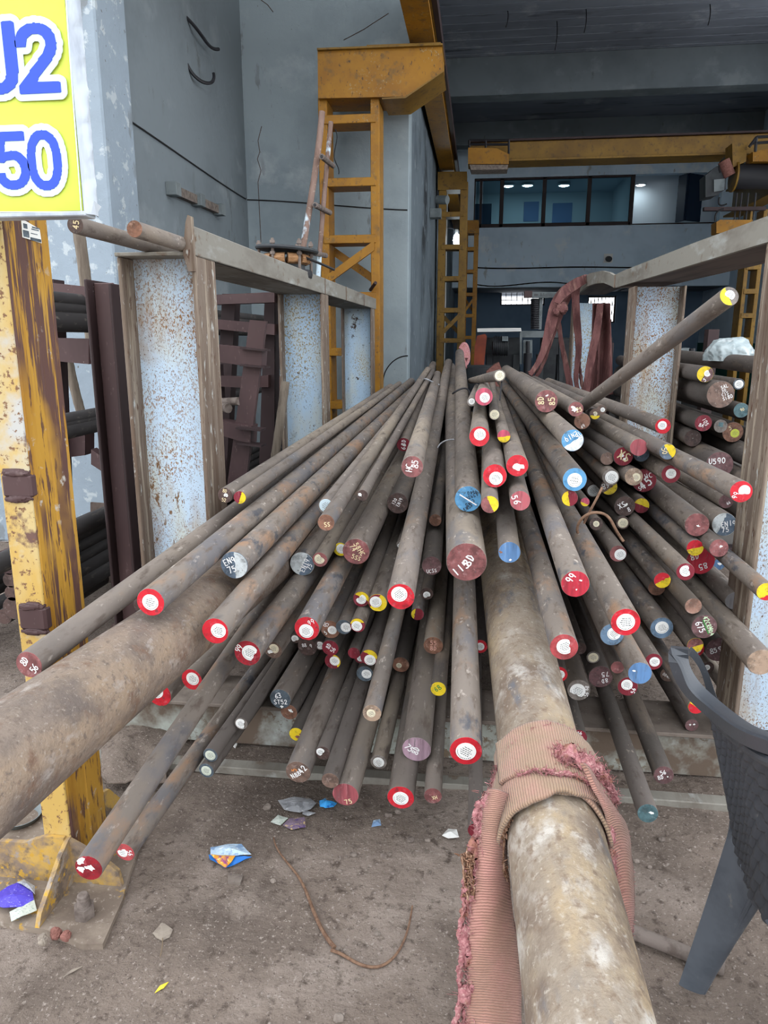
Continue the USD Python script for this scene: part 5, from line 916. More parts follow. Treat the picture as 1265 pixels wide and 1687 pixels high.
t.part('terminal_box', pxprism([(827, 554), (837, 554), (837, 562), (827, 562)], MY-.5, .15), MATS['grey_machine'])
t.part('cabinet', pxprism([(800, 556), (856, 556), (856, 640), (800, 640)], MY+.1, .5), MATS['dark_machine']); t.part('guide', pxprism([(862, 560), (877, 560), (877, 590), (862, 600)], MY-.25, .1), MATS['grey_machine']); t.part('guide_rod', tube([atY(869.5, 562, MY-.3), atY(869.5, 610, MY-.3)], .03, 10), MATS['black_metal'])
t.part('cylinder', tube([atY(869.5, 582, MY-.32), atY(868.5, 625, MY-.32)], .06, 14), MATS['black_metal'])
t.part('leg', [bx(atY(p, 600, MY)[0]-.05, atY(p, 600, MY)[0]+.05, MY, MY+.3, 0, 1.2) for p in (806, 850, 870, 890, 924)][0], MATS['dark_machine'])
for p_ in (850, 870, 890, 924): t.part('leg', bx(atY(p_, 600, MY)[0]-.05, atY(p_, 600, MY)[0]+.05, MY, MY+.3, 0, 1.2), MATS['dark_machine'])
single('dark_cabinet', bx(atY(895, 560, 13.5)[0], atY(1010, 560, 13.5)[0], 13.5, 14.2, 0, atY(950, 556, 13.5)[2], .02), MATS['dark_machine'], 'low dark machine body behind the red straps', 'machine')
single('red_cowl', [pxprism([(801, 612), (815, 600), (822, 597), (828, 612), (826, 780), (800, 780)], 9.0, .25)], MATS['brick_bit'], 'dull red metal cowl peeking over the crest of the pile', 'cover')
single('grey_drum', lathe([(0, 0), (.2, 0), (.215, .01), (.215, .4), (.225, .41), (.215, .42), (.215, atY(795, 602, 9.6)[2]-.02), (.19, atY(795, 602, 9.6)[2]), (0, atY(795, 602, 9.6)[2])], 28).apply_translation([atY(795, 618, 9.6)[0], 9.6, 0]), MATS['dark_machine'], 'dark drum behind the crest of the pile beside the red cowl', 'drum')
q = at(763, 574, 7.35)
t = Thing('end_strap', 'small pink strap loop tied to the far end of the blue-ended bar', 'strap', q)
t.part('loop', [tube(spline([at(758, 575, 7.3), at(766, 567, 7.3), at(771, 580, 7.3), at(769, 598, 7.25), at(764, 602, 7.2)], 20), .02, 8), tube(spline([at(760, 578, 7.25), at(764, 592, 7.2), at(767, 606, 7.15)], 14), .016, 8)], MATS['fray_pink'])
t.part('tongue', sheet([[at(759, 578, 7.28), at(765, 566, 7.3)], [at(764, 586, 7.22), at(771, 576, 7.26)], [at(766, 590, 7.2), at(771, 590, 7.22)]], .01), MATS['fray_pink'])
# plastic sheet on the right rack
c_ = at(1200, 590, 4.45); rr = np.random.default_rng(4)
m = trimesh.creation.icosphere(5, 1.0); v = m.vertices; up_ = np.maximum(v[:, 2], -.12)
cr = meshkit.fbm(v*2.2+3, 4, 2); rid = np.abs(np.sin(np.arctan2(v[:, 1], v[:, 0])*7+cr*5))
m.vertices = np.stack([v[:, 0]*.145*(.9+.25*cr), v[:, 1]*.18*(.9+.2*cr), up_*.13*(.75+.45*cr)+.0], 1)*(1-.06*rid[:, None]*(1-np.abs(v[:, 2:3])))+c_
single('plastic_sheet', m, MATS['bag_film'], 'crumpled clear plastic sheet heaped on the right rack', 'plastic sheet')
t = Thing('stacked_machine', 'dark machinery in the gloom behind the right rack', 'machine', atY(1130, 590, 8))
t.part('body', pxprism([(1098, 575), (1122, 572), (1122, 790), (1098, 790)], 7.6, .4), MATS['dark_machine']); t.part('panel', pxprism([(1112, 575), (1136, 573), (1138, 600), (1112, 600)], 8.2, .2), MATS['grey_machine']); t.part('arm', tube([atY(1140, 574, 8), atY(1139, 600, 8)], .03, 10), MATS['black_metal'])
t = Thing('side_door', 'dark leaning panel against the pale wall behind the middle right column', 'panel', atY(1120, 560, 14))
t.part('leaf', pxprism([(1096, 474), (1124, 474), (1110, 690), (1090, 690)], 14.5, .06), MATS['door_navy']); t.part('stile', pxprism([(1102, 474), (1105, 474), (1100, 548), (1097, 548)], 14.45, .06), MATS['grey_machine'])

# ================================================================ SLING ON THE FOREGROUND PIPE
A_, B_, r_ = BARD['BC']; ax = (A_-B_)/np.linalg.norm(A_-B_)          # towards the camera
sx = np.cross([0, 0, 1.], ax); sx /= np.linalg.norm(sx); sy = np.cross(ax, sx)
def on_pipe(s, th, rad):      # s metres from the near end backwards, th angle (0 = right, 90 = top)
    return A_-ax*s+(sx*math.cos(th)+sy*math.sin(th))*rad
def uvsheet(t_, name, G, th, mat, us, vs):
    m = sheet(G, th); r, c = G.shape[:2]; uv = np.stack(np.meshgrid(us, vs, indexing='ij'), -1).reshape(-1, 2); uv = np.vstack([uv, uv])
    p = t_.path+'/'+numbered(t_.path, name); m.apply_translation(-t_.base); usdkit.mesh(stage, p, m, mat, smooth=True, uv=uv); return p
def s_of(py):                 # distance along the pipe whose axis shows at row py
    lo, hi = 0., 3.
    for _ in range(50):
        md = (lo+hi)/2; q = A_-ax*md-CAM; y = H_/2-FPX*(q@UPV)/(q@FW)
        lo, hi = (md, hi) if y > py else (lo, md)
    return lo
t = Thing('pipe_sling', 'frayed dusty pink woven lifting sling wrapped round the foreground pipe', 'sling', on_pipe(s_of(1300), math.pi/2, r_))
s_b, s_f = s_of(1262), s_of(1400)
n1, n2 = 60, 22
def wrap(s0, s1, th0, th1, rad, tilt=0., wav=.006, seed=0, name='wrap', flare=0.):
    G = np.zeros((n1, n2, 3)); us = np.linspace(0, (th1-th0)*rad*1.0, n1)
    for i, u in enumerate(np.linspace(0, 1, n1)):
        th = th0+(th1-th0)*u
        for j, v in enumerate(np.linspace(0, 1, n2)):
            e0_ = .026*(float(meshkit.fbm(np.array([u*7, seed*5.3, 1.]), 3, seed+20))-.5)+.012*math.sin(u*9+seed); e1_ = .05*(float(meshkit.fbm(np.array([u*6, seed*2.3, 4.]), 3, seed+30))-.5)
            s = s0+e0_+(s1+e1_-s0-e0_)*v+tilt*(u-.5); nzv = float(meshkit.fbm(np.array([u*5, v*3, seed*3.1]), 3, seed)); rd = rad+wav*(nzv-.3)+flare*max(0, abs(u-.5)-.25)
            G[i, j] = on_pipe(s+.012*(nzv-.5), th, rd)
    uvsheet(t, name, G, .007, MATS['sling_weave'], np.linspace(0, abs(th1-th0)*rad, n1), np.linspace(0, .12, n2))
    return G
D2 = math.radians
G1 = wrap(s_b-.005, s_f+.035, D2(200), D2(-25), r_+.006, tilt=-.06, seed=1)
G2 = wrap(s_b-.045, s_f+.02, D2(205), D2(10), r_+.016, tilt=.05, seed=2)
G3 = wrap(s_b-.02, s_f+.07, D2(150), D2(-30), r_+.024, tilt=-.03, seed=4)
# hanging tail at the left, going down below the frame
def pxgrid(rows): return np.array([[at(x, y, d) for x, y, d in r] for r in rows])
def dense(G, nr, nc):
    from scipy.interpolate import RectBivariateSpline
    G = np.asarray(G); r, c = G.shape[:2]; u, v = np.linspace(0, 1, r), np.linspace(0, 1, c)
    return np.stack([RectBivariateSpline(u, v, G[..., k], kx=min(3, r-1), ky=min(2, c-1))(np.linspace(0, 1, nr), np.linspace(0, 1, nc)) for k in range(3)], -1)
dS = float((on_pipe(s_of(1380), math.pi, r_)-CAM)@FW)
def tailrow(y, xl, xm, xr, d): return [(xl, y, d+.015), (xm, y, d-.005), (xr, y+6, d+.03)]
tail = dense(pxgrid([tailrow(1300, 806, 822, 838, dS-.01), tailrow(1370, 792, 812, 830, dS-.02), tailrow(1460, 779, 808, 836, dS-.03), tailrow(1560, 772, 808, 850, dS-.05), tailrow(1650, 769, 810, 856, dS-.06), tailrow(1760, 765, 812, 862, dS-.08)]), 90, 16)
tail += (meshkit.fbm(tail*14, 3, 6)[..., None]-.5)*.008
uvsheet(t, 'tail', tail, .008, MATS['sling_weave_pink'], np.linspace(0, .55, 90), np.linspace(0, .1, 16))
inner = dense(pxgrid([[(806, 1398, dS+.01), (813, 1404, dS)], [(812, 1440, dS+.01), (822, 1436, dS)], [(822, 1490, dS+.01), (836, 1478, dS)], [(836, 1530, dS+.01), (848, 1530, dS)], [(846, 1580, dS+.01), (854, 1580, dS)]]), 40, 5)
uvsheet(t, 'inner_edge', inner, .008, MATS['strap_red'], np.linspace(0, .3, 40), np.linspace(0, .02, 5))
# loop hanging free at the right side
dR = float((on_pipe(s_of(1380), 0, r_)-CAM)@FW)
loop = dense(pxgrid([[(958, 1256, dR-.03), (966, 1262, dR-.02), (978, 1282, dR)], [(985, 1310, dR-.03), (1000, 1318, dR), (1008, 1330, dR+.03)], [(998, 1350, dR-.03), (1020, 1346, dR), (1030, 1372, dR+.04)], [(1004, 1410, dR-.02), (1028, 1400, dR), (1040, 1430, dR+.04)], [(1010, 1470, dR), (1032, 1460, dR), (1043, 1470, dR+.03)], [(1024, 1520, dR), (1034, 1515, dR+.01), (1041, 1515, dR+.03)], [(1030, 1556, dR+.03), (1034, 1550, dR+.03), (1037, 1550, dR+.04)]]), 80, 14)
loop += (meshkit.fbm(loop*16, 3, 9)[..., None]-.5)*.008
uvsheet(t, 'side_loop', loop, .008, MATS['sling_weave_pink'], np.linspace(0, .4, 80), np.linspace(0, .08, 14))
loop2 = dense(pxgrid([[(962, 1300, dR), (980, 1312, dR)], [(988, 1340, dR), (1000, 1345, dR+.01)], [(993, 1385, dR+.01), (1008, 1380, dR+.03)], [(1002, 1410, dR+.02), (1022, 1420, dR+.03)], [(1018, 1470, dR+.03), (1026, 1480, dR+.04)], [(1028, 1530, dR+.04), (1032, 1535, dR+.05)]]), 50, 6)
uvsheet(t, 'loop_lining', loop2, .006, MATS['strap_red'], np.linspace(0, .3, 50), np.linspace(0, .05, 6))
# frayed fibres: clumps of short bent threads along the torn edges
def fluff(P, r, seed, n=10):
    """Woolly rope of torn fibres along P: a lumpy tube with a rough skin."""
    P = np.asarray(P, float); k = len(P)*4; u = np.linspace(0, len(P)-1, k); S = np.stack([np.interp(u, np.arange(len(P)), P[:, i]) for i in range(3)], 1)
    g = np.random.default_rng(seed); S = S+(np.stack([meshkit.fbm(np.c_[u*.45, np.full(k, i*9.1+seed), np.zeros(k)], 3, seed+i) for i in range(3)], 1)-.5)*r*3.4
    R = r*(.15+1.5*meshkit.fbm(np.c_[u*.6, np.zeros(k), np.full(k, seed*3.3)], 3, seed)**1.6*1.5); m = tube(S, R, n); v = m.vertices
    m.vertices = v+(np.stack([meshkit.noise(v*420+i*17, seed+i) for i in range(3)], 1)-.5)*r*1.1; return m
def fray(line, n, ln, spread, mat, name, seed, r0=.0007):
    g = np.random.default_rng(seed); L = np.asarray(line); out = []
    for k in range(int(n*3.2)):
        i = g.uniform(0, len(L)-1); a0 = L[int(i)]+(L[min(int(i)+1, len(L)-1)]-L[int(i)])*(i % 1); p = a0+g.normal(0, spread*.6, 3); d = g.normal(0, 1, 3); d /= np.linalg.norm(d); e = g.normal(0, 1, 3)*.6
        l = ln*.9*g.uniform(.4, 1.2); out.append(tube([p, p+d*l*.4+e*l*.15, p+d*l*.7+e*l*.45], [r0*1.2, r0, r0*.4], 3, False))
    t.part(name+'_threads', out, MATS[mat], smooth=True, kind='stuff')
    t.part(name, [fluff(L[::2], spread*.75, seed+50), fluff(L[1::2]+g.normal(0, spread*.5, 3), spread*.55, seed+90)], MATS[mat], smooth=True)
fray(G2[:, 0][4:44], 330, .016, .006, 'fray_pink', 'frayed_edge', 1)
fray(G3[8:50, -1], 200, .013, .005, 'fray_pink', 'frayed_edge', 2)
patch = np.array([on_pipe(s_of(1330)+.03*math.sin(k*1.7), D2(88-k*2.1), r_+.034) for k in range(34)]); fray(patch, 420, .016, .010, 'fray_pink', 'torn_patch', 3)
fray(tail[2:, 0], 420, .019, .0115, 'fray_pink', 'frayed_edge', 4); fray(loop[30:, 1], 160, .013, .006, 'fray_pink', 'frayed_edge', 5); fray(loop[4:, -1], 120, .008, .002, 'fray_pink', 'frayed_edge', 6)
fray(np.array([at(x, y, dS-.01) for x, y in ((838, 1345), (826, 1372), (814, 1392), (822, 1420), (830, 1440))]), 110, .014, .006, 'fray_tan', 'tan_stuffing', 7, .002)
fray(np.array([at(x, y, dS-.02) for x, y in ((764, 1412), (776, 1416), (770, 1470), (786, 1480))]), 110, .014, .006, 'fray_tan', 'tan_stuffing', 8, .002)
fray(inner[8:, 0], 150, .014, .005, 'fray_pink', 'frayed_edge', 10)

# ================================================================ PLASTIC CHAIR
t = Thing('plastic_chair', 'black moulded plastic garden chair seen from behind at the right edge', 'chair', atZ(1150, 1625, 0))
def hb(px, py, d): return at(px, py, d)
TL, BLc = hb(1150, 1128, 1.42), hb(1209, 1352, 1.46)
def panel(u, v):
    """u 0..1 across the back from its left border, v 0..1 from the top rail down."""
    top = [hb(1166, 1158, 1.41), hb(1200, 1195, 1.29), hb(1262, 1236, 1.12)]; mid = [hb(1190, 1280, 1.45), hb(1226, 1310, 1.36), hb(1270, 1350, 1.24)]; bot = [hb(1212, 1392, 1.49), hb(1234, 1452, 1.43), hb(1264, 1514, 1.345)]
    e = [p[2]+(p[2]-p[1])*2.6+np.array([.09, .06, 0]) for p in (top, mid, bot)]
    rows = np.array([top+[e[0]], mid+[e[1]], bot+[e[2]]])
    return rows
Gp = dense(panel(0, 0), 110, 130)
N_ = np.cross(np.gradient(Gp, axis=0), np.gradient(Gp, axis=1)); N_ /= np.linalg.norm(N_, axis=2)[..., None]
N_ *= np.sign((N_*(CAM-Gp)).sum(2))[..., None]
vv, uu = np.meshgrid(np.linspace(0, 1, 110), np.linspace(0, 1, 130), indexing='ij')
lx, ly = uu*15+vv*3, vv*10-uu*6; row = np.floor(ly); fx = (lx+row*.5) % 1-.5; fy = ly-row
lf = np.clip(fy-.75*(np.abs(fx)*1.7)**2, 0, 1)+.12*(np.abs(fx) < .05)*fy
Gp2 = Gp+N_*(.010*lf*np.clip(uu/.07, 0, 1))[..., None]
t.part('backrest', sheet(Gp2, .004), MATS['plastic_black'], smooth=60)
rail_o = spline([hb(*p) for p in ((1123, 1068, 1.43), (1126, 1098, 1.43), (1142, 1128, 1.42), (1170, 1156, 1.38), (1204, 1184, 1.28), (1268, 1218, 1.10))]+[hb(1268, 1218, 1.10)+(hb(1268, 1218, 1.10)-hb(1204, 1184, 1.28))*k+np.array([.05*k, .03*k, 0]) for k in (1., 1.8)], 60)
def railsweep(P, prof):
    T = np.gradient(P, axis=0); T /= np.linalg.norm(T, axis=1)[:, None]; S = np.cross(T, [0, 0, 1.]); S /= np.maximum(np.linalg.norm(S, axis=1), 1e-6)[:, None]; U = np.cross(S, T)
    k = len(prof); V = np.vstack([P[i]+S[i]*a+U[i]*b for i in range(len(P)) for a, b in prof]); F = []
    for i in range(len(P)-1):
        for j in range(k): a, b = i*k+j, i*k+(j+1) % k; F += [[a, b, b+k], [a, b+k, a+k]]
    for j in range(1, k-1): F += [[0, j+1, j], [(len(P)-1)*k, (len(P)-1)*k+j, (len(P)-1)*k+j+1]]
    m = trimesh.Trimesh(V, F, process=False); m.fix_normals(); return m
t.part('top_rail', railsweep(rail_o, [(-.004, -.02), (.018, -.018), (.021, .004), (.016, .008), (-.010, .008), (-.016, .002), (-.014, -.02), (-.008, -.024)]), MATS['plastic_black'], smooth=40)
lip = spline([hb(*p) for p in ((1161, 1150, 1.42), (1186, 1192, 1.34), (1222, 1226, 1.22), (1250, 1246, 1.13))]+[hb(1290, 1262, 1.02)], 40)
t.part('rail_lip', tube(lip, .009, 10), MATS['plastic_black'])
t.part('arm', strap(((1136, 1072), (1150, 1088), (1162, 1112), (1170, 1138), (1182, 1165)), (1.475, 1.48, 1.49, 1.51, 1.54), (13, 10, 11, 13, 15), '', th=.012, wob=0.), MATS['plastic_black'], smooth=50)
# rear leg: flaring channel from the panel's corner down to the ground
foot = atZ(1137, 1629, .0); fl, frt = atZ(1119, 1620, .002), atZ(1158, 1637, .0)
lg = [[hb(1204, 1350, 1.475), hb(1216, 1395, 1.47), hb(1244, 1470, 1.42), hb(1250, 1484, 1.43)], [hb(1176, 1450, 1.53), hb(1196, 1480, 1.51), hb(1218, 1520, 1.49), hb(1226, 1524, 1.51)], [fl, (fl+frt)/2+[0, -.006, 0], frt, frt+[.012, .03, 0]]]
t.part('leg', sheet(dense(np.array(lg), 24, 14), .007), MATS['plastic_leg'], smooth=50)
t.part('leg_rib', tube(spline([l[2]+np.array([0, 0, .0]) for l in lg], 20), .005, 8), MATS['plastic_leg'])
bt = spline([hb(1212, 1392, 1.487), hb(1234, 1452, 1.427), hb(1264, 1514, 1.34), hb(1300, 1560, 1.25)], 24); t.part('panel_rim', tube(bt, .006, 8), MATS['plastic_leg'])
# seat and the other legs, hidden behind the back from here
q0 = hb(1216, 1400, 1.49); sx0, sy0 = q0[0]+.02, q0[1]
G = [[(sx0+.45*u, sy0-.43*v, .425-.018*math.sin(math.pi*u)*math.sin(math.pi*v)-.02*max(0, u-.85)/.15) for v in np.linspace(0, 1, 14)] for u in np.linspace(0, 1, 16)]
t.part('seat', sheet(G, .008), MATS['plastic_black'], smooth=True)
t.part('seat_skirt', [bx(sx0, sx0+.45, sy0-.004, sy0+.004, .375, .428), bx(sx0, sx0+.45, sy0-.434, sy0-.426, .375, .428), bx(sx0+.442, sx0+.45, sy0-.43, sy0, .365, .41)], MATS['plastic_black'])
for x_, y_, ox, oy in ((sx0+.42, sy0-.03, .06, .05), (sx0+.42, sy0-.40, .06, -.05), (sx0+.03, sy0-.42, -.05, -.06)):
    t.part('leg', hull([(x_+a, y_+b, .41) for a in (-.03, .03) for b in (-.022, .022)]+[(x_+ox+a, y_+oy+b, .0) for a in (-.02, .02) for b in (-.015, .015)]), MATS['plastic_leg'])
rs = np.random.default_rng(3)
# ================================================================ LITTER, STONES, WIRES ON THE DIRT
def litter(name, pts, mat, label, cat, lift=.004, crum=.008, seed=1, n=14, group=None):
    """Crumpled sheet on the ground inside the outline pts (pixels)."""
    P = np.array([atG(x, y)[:2] for x, y in pts]); poly = sg.Polygon(P).buffer(0); x0, y0, x1, y1 = poly.bounds; c = P.mean(0)
    m = trimesh.creation.triangulate_polygon(poly.segmentize(max(x1-x0, y1-y0)/n), engine='earcut') if False else None
    k = len(P); rings = [P]; 
    B = np.asarray(sg.Polygon(P).exterior.segmentize(max(x1-x0, y1-y0)/n).coords)[:-1]; V = []; R = 6
    for q in np.linspace(1, 0, R+1)[:-1]: V += [list(c+(b-c)*q) for b in B]
    V.append(list(c)); V = np.array(V); nb2 = len(B); F = []
    for r in range(R-1):
        for j in range(nb2): a, b = r*nb2+j, r*nb2+(j+1) % nb2; F += [[a, b, b+nb2], [a, b+nb2, a+nb2]]
    for j in range(nb2): F.append([(R-1)*nb2+j, (R-1)*nb2+(j+1) % nb2, len(V)-1])
    rad = np.r_[np.repeat(np.linspace(0, 1, R+1)[:-1], nb2), 1]
    h = meshkit.fbm(np.c_[V*28, np.full(len(V), seed*1.7)], 3, seed); z = ground_h(V[:, 0], V[:, 1])+lift+crum*(h*1.3*(.35+rad))
    top = np.c_[V, z]; low = np.c_[V, z-.0015]; o = len(V); F = np.array(F); E_ = [[j, j+o, (j+1) % nb2+o] for j in range(nb2)]+[[j, (j+1) % nb2+o, (j+1) % nb2] for j in range(nb2)]
    m = trimesh.Trimesh(np.vstack([top, low]), np.vstack([F, F[:, ::-1]+o, E_]), process=False); m.fix_normals()
    return single(name, m, MATS[mat], label, cat, group, smooth=False)
worn('foil_silver', (178, 202, 222), [((120, 150, 186), 30, .48, .56, I1), ((226, 234, 240), 40, .58, .66, I1)], rough=.35, spec=.6); worn('foil_orange', (216, 150, 56), [((140, 70, 120), 60, .5, .56, I1), ((240, 214, 120), 90, .58, .64, I1)], rough=.4); flat('foil_blue', (40, 110, 190), .35)
worn('foil_purple', (74, 62, 176), [((150, 150, 220), 90, .58, .64, (1, 3, 1))], rough=.35); worn('wrap_grey', (150, 152, 156), [((120, 122, 126), 40, .5, .6, I1), ((190, 192, 196), 50, .6, .68, I1)], rough=.5); worn('foil_cyan', (60, 150, 214), [((30, 90, 170), 60, .5, .58, I1)], rough=.35); worn('printed_paper', (184, 190, 182), [((130, 150, 140), 120, .55, .6, (1, 4, 1))], rough=.8); worn('packet_mauve', (120, 104, 122), [((200, 176, 120), 110, .56, .62, I1), ((90, 70, 120), 60, .56, .64, I1)], rough=.4); worn('dry_leaf', (146, 136, 124), [((130, 120, 110), 50, .5, .6, I1)], rough=.9); flat('yellow_leaf', (222, 200, 60)); flat('leaf_vein', (120, 104, 84))
def tlit(name, label, cat, parts):
    t = Thing(name, label, cat, atG(*parts[0][1][0]))
    for k, (nm, pts, mat, lift) in enumerate(parts):
        P = '/World/'+name
        sp = litter('tmp_part', pts, mat, '', None, lift, .004 if name == 'dry_leaf' else .012, k+3); old = stage.GetPrimAtPath(sp)
        g = UsdGeom.Mesh(old); tr = np.array(g.GetPrim().GetAttribute('xformOp:translate').Get()); v = np.array(g.GetPointsAttr().Get())+tr; f = np.array(g.GetFaceVertexIndicesAttr().Get()).reshape(-1, 3)
        stage.RemovePrim(sp); used[('/World', 'tmp_part')] = 0
        t.part(nm, trimesh.Trimesh(v, f, process=False), MATS[mat], smooth=False)
tlit('foil_wrapper', 'silver and blue snack wrapper with an orange print lying on the dirt', 'wrapper', [('silver_face', [(347, 1402), (376, 1397), (398, 1396), (414, 1414), (392, 1416), (360, 1418), (347, 1414)], 'foil_silver', .010), ('blue_edge', [(344, 1413), (372, 1420), (392, 1415), (415, 1416), (396, 1424), (370, 1434), (346, 1420)], 'foil_blue', .007), ('orange_print', [(348, 1416), (372, 1417), (388, 1418), (382, 1428), (372, 1438), (360, 1430)], 'foil_orange', .014)])
tlit('grey_wrapper', 'crumpled grey plastic wrapper on the dirt below the brushed pink end', 'wrapper', [('film', [(458, 1323), (485, 1317), (512, 1321), (521, 1328), (512, 1338), (494, 1344), (468, 1338)], 'wrap_grey', .008), ('twist', [(500, 1338), (520, 1343), (508, 1348), (498, 1345)], 'wrap_grey', .006)])
litter('foil_ball', [(526, 1326), (536, 1322), (541, 1330), (555, 1329), (550, 1336), (536, 1338), (527, 1335)], 'foil_cyan', 'small crumpled blue foil beside the grey wrapper', 'foil', .010, .022, 5)
litter('paper_scrap', [(446, 1356), (458, 1345), (475, 1350), (462, 1362)], 'printed_paper', 'pale square paper scrap left of the mauve packet', 'paper', .004, .006, 6)
litter('snack_packet', [(466, 1363), (476, 1352), (502, 1350), (504, 1366), (480, 1370)], 'packet_mauve', 'small mauve packet with speckled print below the grey wrapper', 'packet', .006, .008, 7)
tlit('purple_sachet', 'crumpled purple sachet with pale corner at the lower left by the base plate', 'sachet', [('purple_face', [(-8, 1492), (14, 1478), (34, 1470), (56, 1486), (58, 1500), (40, 1512), (10, 1514), (-8, 1508)], 'foil_purple', .030), ('pale_corner', [(30, 1473), (42, 1469), (60, 1480), (60, 1494), (52, 1486)], 'wrap_grey', .036)])
litter('paper_scrap', [(18, 1520), (58, 1497), (63, 1517), (21, 1536)], 'printed_paper', 'white printed paper beside the purple sachet', 'paper', .030, .008, 9)
litter('paper_scrap', [(370, 1212), (378, 1214), (392, 1228), (388, 1238), (372, 1226)], 'paper_white', 'white paper scrap under the low bars at left', 'paper', .01, .01, 10)
litter('paper_scrap', [(728, 1382), (738, 1370), (752, 1371), (756, 1384), (738, 1386)], 'paper_white', 'torn white paper left of the pink sling', 'paper', .008, .012, 11)
litter('paper_scrap', [(615, 1354), (626, 1352), (628, 1362), (612, 1364)], 'foil_silver', 'tiny pale blue paper scrap on the dirt right of the brushed pink end', 'paper', .004, .006, 12)
tlit('dry_leaf', 'curled grey dry leaf with a long stalk on the dirt', 'leaf', [('blade', [(252, 1540), (266, 1523), (272, 1524), (285, 1534), (280, 1546), (268, 1552), (258, 1548)], 'dry_leaf', .004)])
wire([atG(268, 1550, .008), atG(267, 1566, .006), atG(264, 1578, .004)], .0012, 'leaf_stalk', 'thin stalk of the dry leaf', 'stalk', 'leaf_vein', 10)
litter('yellow_leaf', [(255, 1638), (264, 1626), (278, 1620), (270, 1630)], 'yellow_leaf', 'small yellow leaf on the dirt at the bottom left', 'leaf', .003, .006, 14)
litter('twig', [(105, 1612), (118, 1600), (136, 1594), (120, 1604)], 'dry_leaf', 'pale twig among the dirt lumps at the lower left', 'twig', .004, .004, 15)
wr = [atG(x, y, .006) for x, y in ((451, 1383), (470, 1420), (492, 1448), (515, 1500), (540, 1550), (551, 1564))]
single('rusty_rod', tube(spline(wr, 30), np.linspace(.0022, .0055, 30), 8), MATS['rust_wire'], 'straight rusty thin rod lying on the dirt', 'rod')
wr = [atG(x, y, .005) for x, y in ((545, 1568), (575, 1582), (600, 1594), (625, 1595), (650, 1578), (668, 1545), (675, 1520), (679, 1495))]
single('rusty_wire', tube(spline(wr, 40), np.linspace(.004, .0022, 40), 8), MATS['rust_wire'], 'curved rusty wire on the dirt, hooked upward at right', 'wire')
a_, b_ = atG(1020, 1538, .02), atG(1192, 1606, .018); single('pipe_offcut', tube([a_+(b_-a_)*s for s in np.linspace(0, 1, 8)], .017, 18), MATS['bolt_dusty'], 'grey pipe offcut lying on the dirt beside the chair leg', 'pipe')
for k, (x, y, s, mt, lab) in enumerate(((92, 1538, .014, 'brick_bit', 'larger red brick chip at the base plate'), (109, 1541, .012, 'brick_bit', 'smaller red brick chip at the base plate, right one'), (70, 1549, .012, 'dry_leaf', 'pale ochre stone chip by the gusset foot'))): single('brick_chip', rock(atZ(x, y, .016+s*.5), (s, s*.9, s*1.2), 20+k), MATS[mt], lab, 'stone', smooth=False)
single('concrete_block', hull([atG(x, y, 0)+[0, 0, dz] for x, y in ((282, 1190), (340, 1180), (352, 1158), (296, 1166)) for dz in (0, .05)]), MATS['rubble'], 'grey concrete block on the dirt under the left bars', 'block')
single('stone_slab', hull([atG(x, y, 0)+[0, 0, dz] for x, y in ((375, 1456), (396, 1458), (401, 1445), (376, 1441)) for dz in (0, .007)]), MATS['rubble'], 'small flat grey stone chip below the silver wrapper', 'stone')
for k, (x, y, s) in enumerate(((676, 1386, .012), (632, 1412, .010), (641, 1409, .009), (704, 1386, .009), (583, 1410, .009), (450, 1453, .008), (622, 1540, .008), (558, 1680, .012), (610, 1428, .006), (560, 1436, .007), (440, 1332, .014), (646, 1440, .007), (574, 1458, .006), (1048, 1420, .009), (1090, 1385, .01), (1012, 1378, .01), (1070, 1430, .007), (505, 1320, .012), (640, 1345, .012), (655, 1340, .010), (1075, 1448, .006))):
    single('pebble', rock(atG(x, y, s*.4), (s, s*.85, s*.7), 40+k, 1), MATS['rubble'], 'small grey pebble lying loose on the dirt', 'pebble', 'pebbles on the dirt', smooth=False)
gr = []
g_ = np.random.default_rng(12); bm = trimesh.creation.icosphere(0, 1.0)
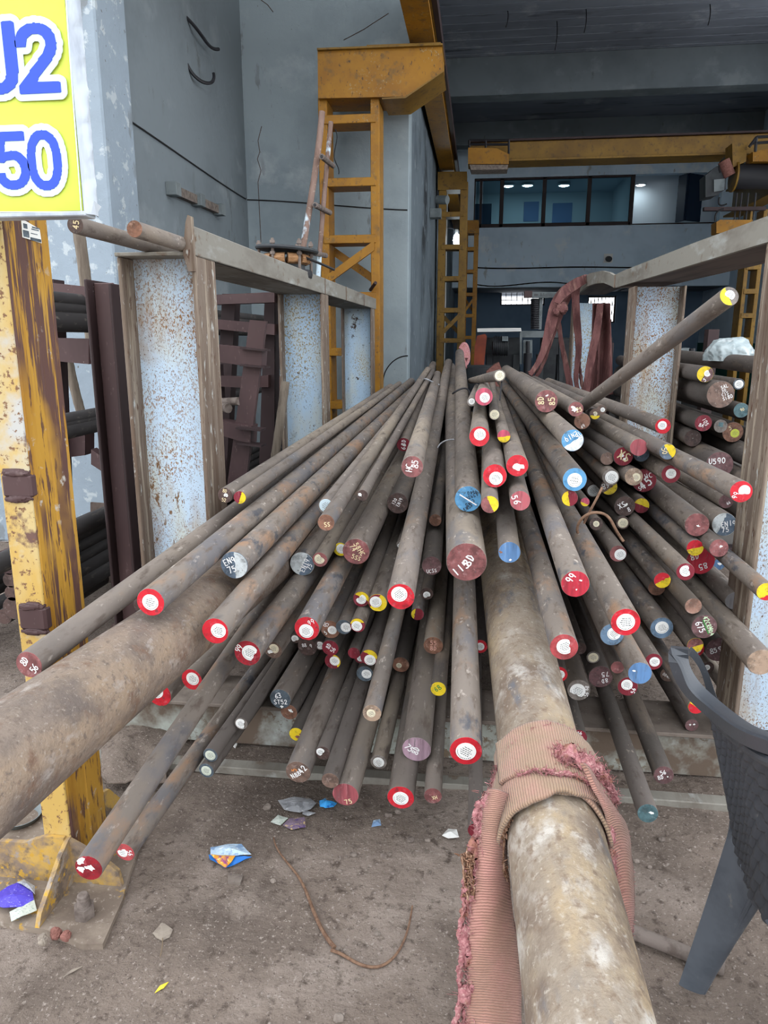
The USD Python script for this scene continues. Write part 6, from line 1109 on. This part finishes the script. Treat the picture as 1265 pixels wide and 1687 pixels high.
for k in range(3600):
    x = g_.uniform(-1.3, 1.0); y = g_.uniform(.85, 2.2); dn = meshkit.noise(np.array([x*3, y*3, 1.]), 2)
    if g_.random() > dn*1.2: continue
    s = .0012+.0032*g_.random()**4; m = bm.copy(); m.vertices = m.vertices*g_.uniform(.6, 1.2, 3)*s+[x, y, gz(x, y)+s*.3]; gr.append(m)
single('gravel', gr, MATS['rubble'], 'fine grit and gravel strewn over the dirt yard', 'gravel', kind='stuff', smooth=False)
sk = sheet([[atZ(x, y, .02)+[0, 0, .05*meshkit.fbm(np.array([x*.03, y*.03, 0]), 3, 2)] for x in np.linspace(168, 275, 12)] for y in np.linspace(1180, 1300, 12)], .004)
single('tarp_scrap', sk, MATS['dirt'], 'dusty old tarpaulin scrap on the ground behind the yellow post', 'tarpaulin')
v = atG(35, 1357); single('metal_bowl', lathe([(0, 0), (.04, .0), (.06, .03), (.063, .03), (.043, -.003), (0, -.003)], 28, v+[0, 0, .004]), MATS['grey_machine'], 'small grey bowl on the ground behind the base stiffener', 'bowl')
# tie wires on the bars
def tie(pts, ds, r, label, mat='rust_wire', n=26): single('tie_wire', tube(spline([at(x, y, d) for (x, y), d in zip(pts, ds)], n), r, 6), MATS[mat], label, 'wire', 'loose tie wires on the bars')
tie(((952, 878), (960, 853), (975, 845), (1000, 850), (1012, 868), (1022, 885), (1027, 892)), (2.05, 2.0, 1.98, 1.98, 1.98, 2.0, 2.0), .004, 'rusty wire loop twisted around the small cream-stickered bars')
tie(((962, 862), (974, 838), (986, 815), (992, 803)), (2.02, 1.99, 1.97, 1.97), .0035, 'upper strand of the rusty wire loop')
tie(((827, 622), (825, 642), (823, 660)), (2.55, 2.55, 2.55), .003, 'short dark wire hanging from the crosswise cream-stickered bar', 'black_metal')
tie(((721, 738), (728, 729), (738, 725), (748, 724)), (3.0, 3.0, 3.0, 3.0), .003, 'pale wire end tied round the long centre bar', 'wrap_grey')
tie(((752, 644), (762, 640), (768, 640), (775, 652), (780, 668)), (4.2, 4.1, 4.1, 4.1, 4.0), .005, 'dark wire looped over the blue-ended bar', 'black_metal')
tie(((700, 629), (708, 627), (716, 631), (724, 634)), (5.2, 5.1, 5.1, 5.1), .006, 'wire tied over the far ends of the left bars', 'wrap_grey')
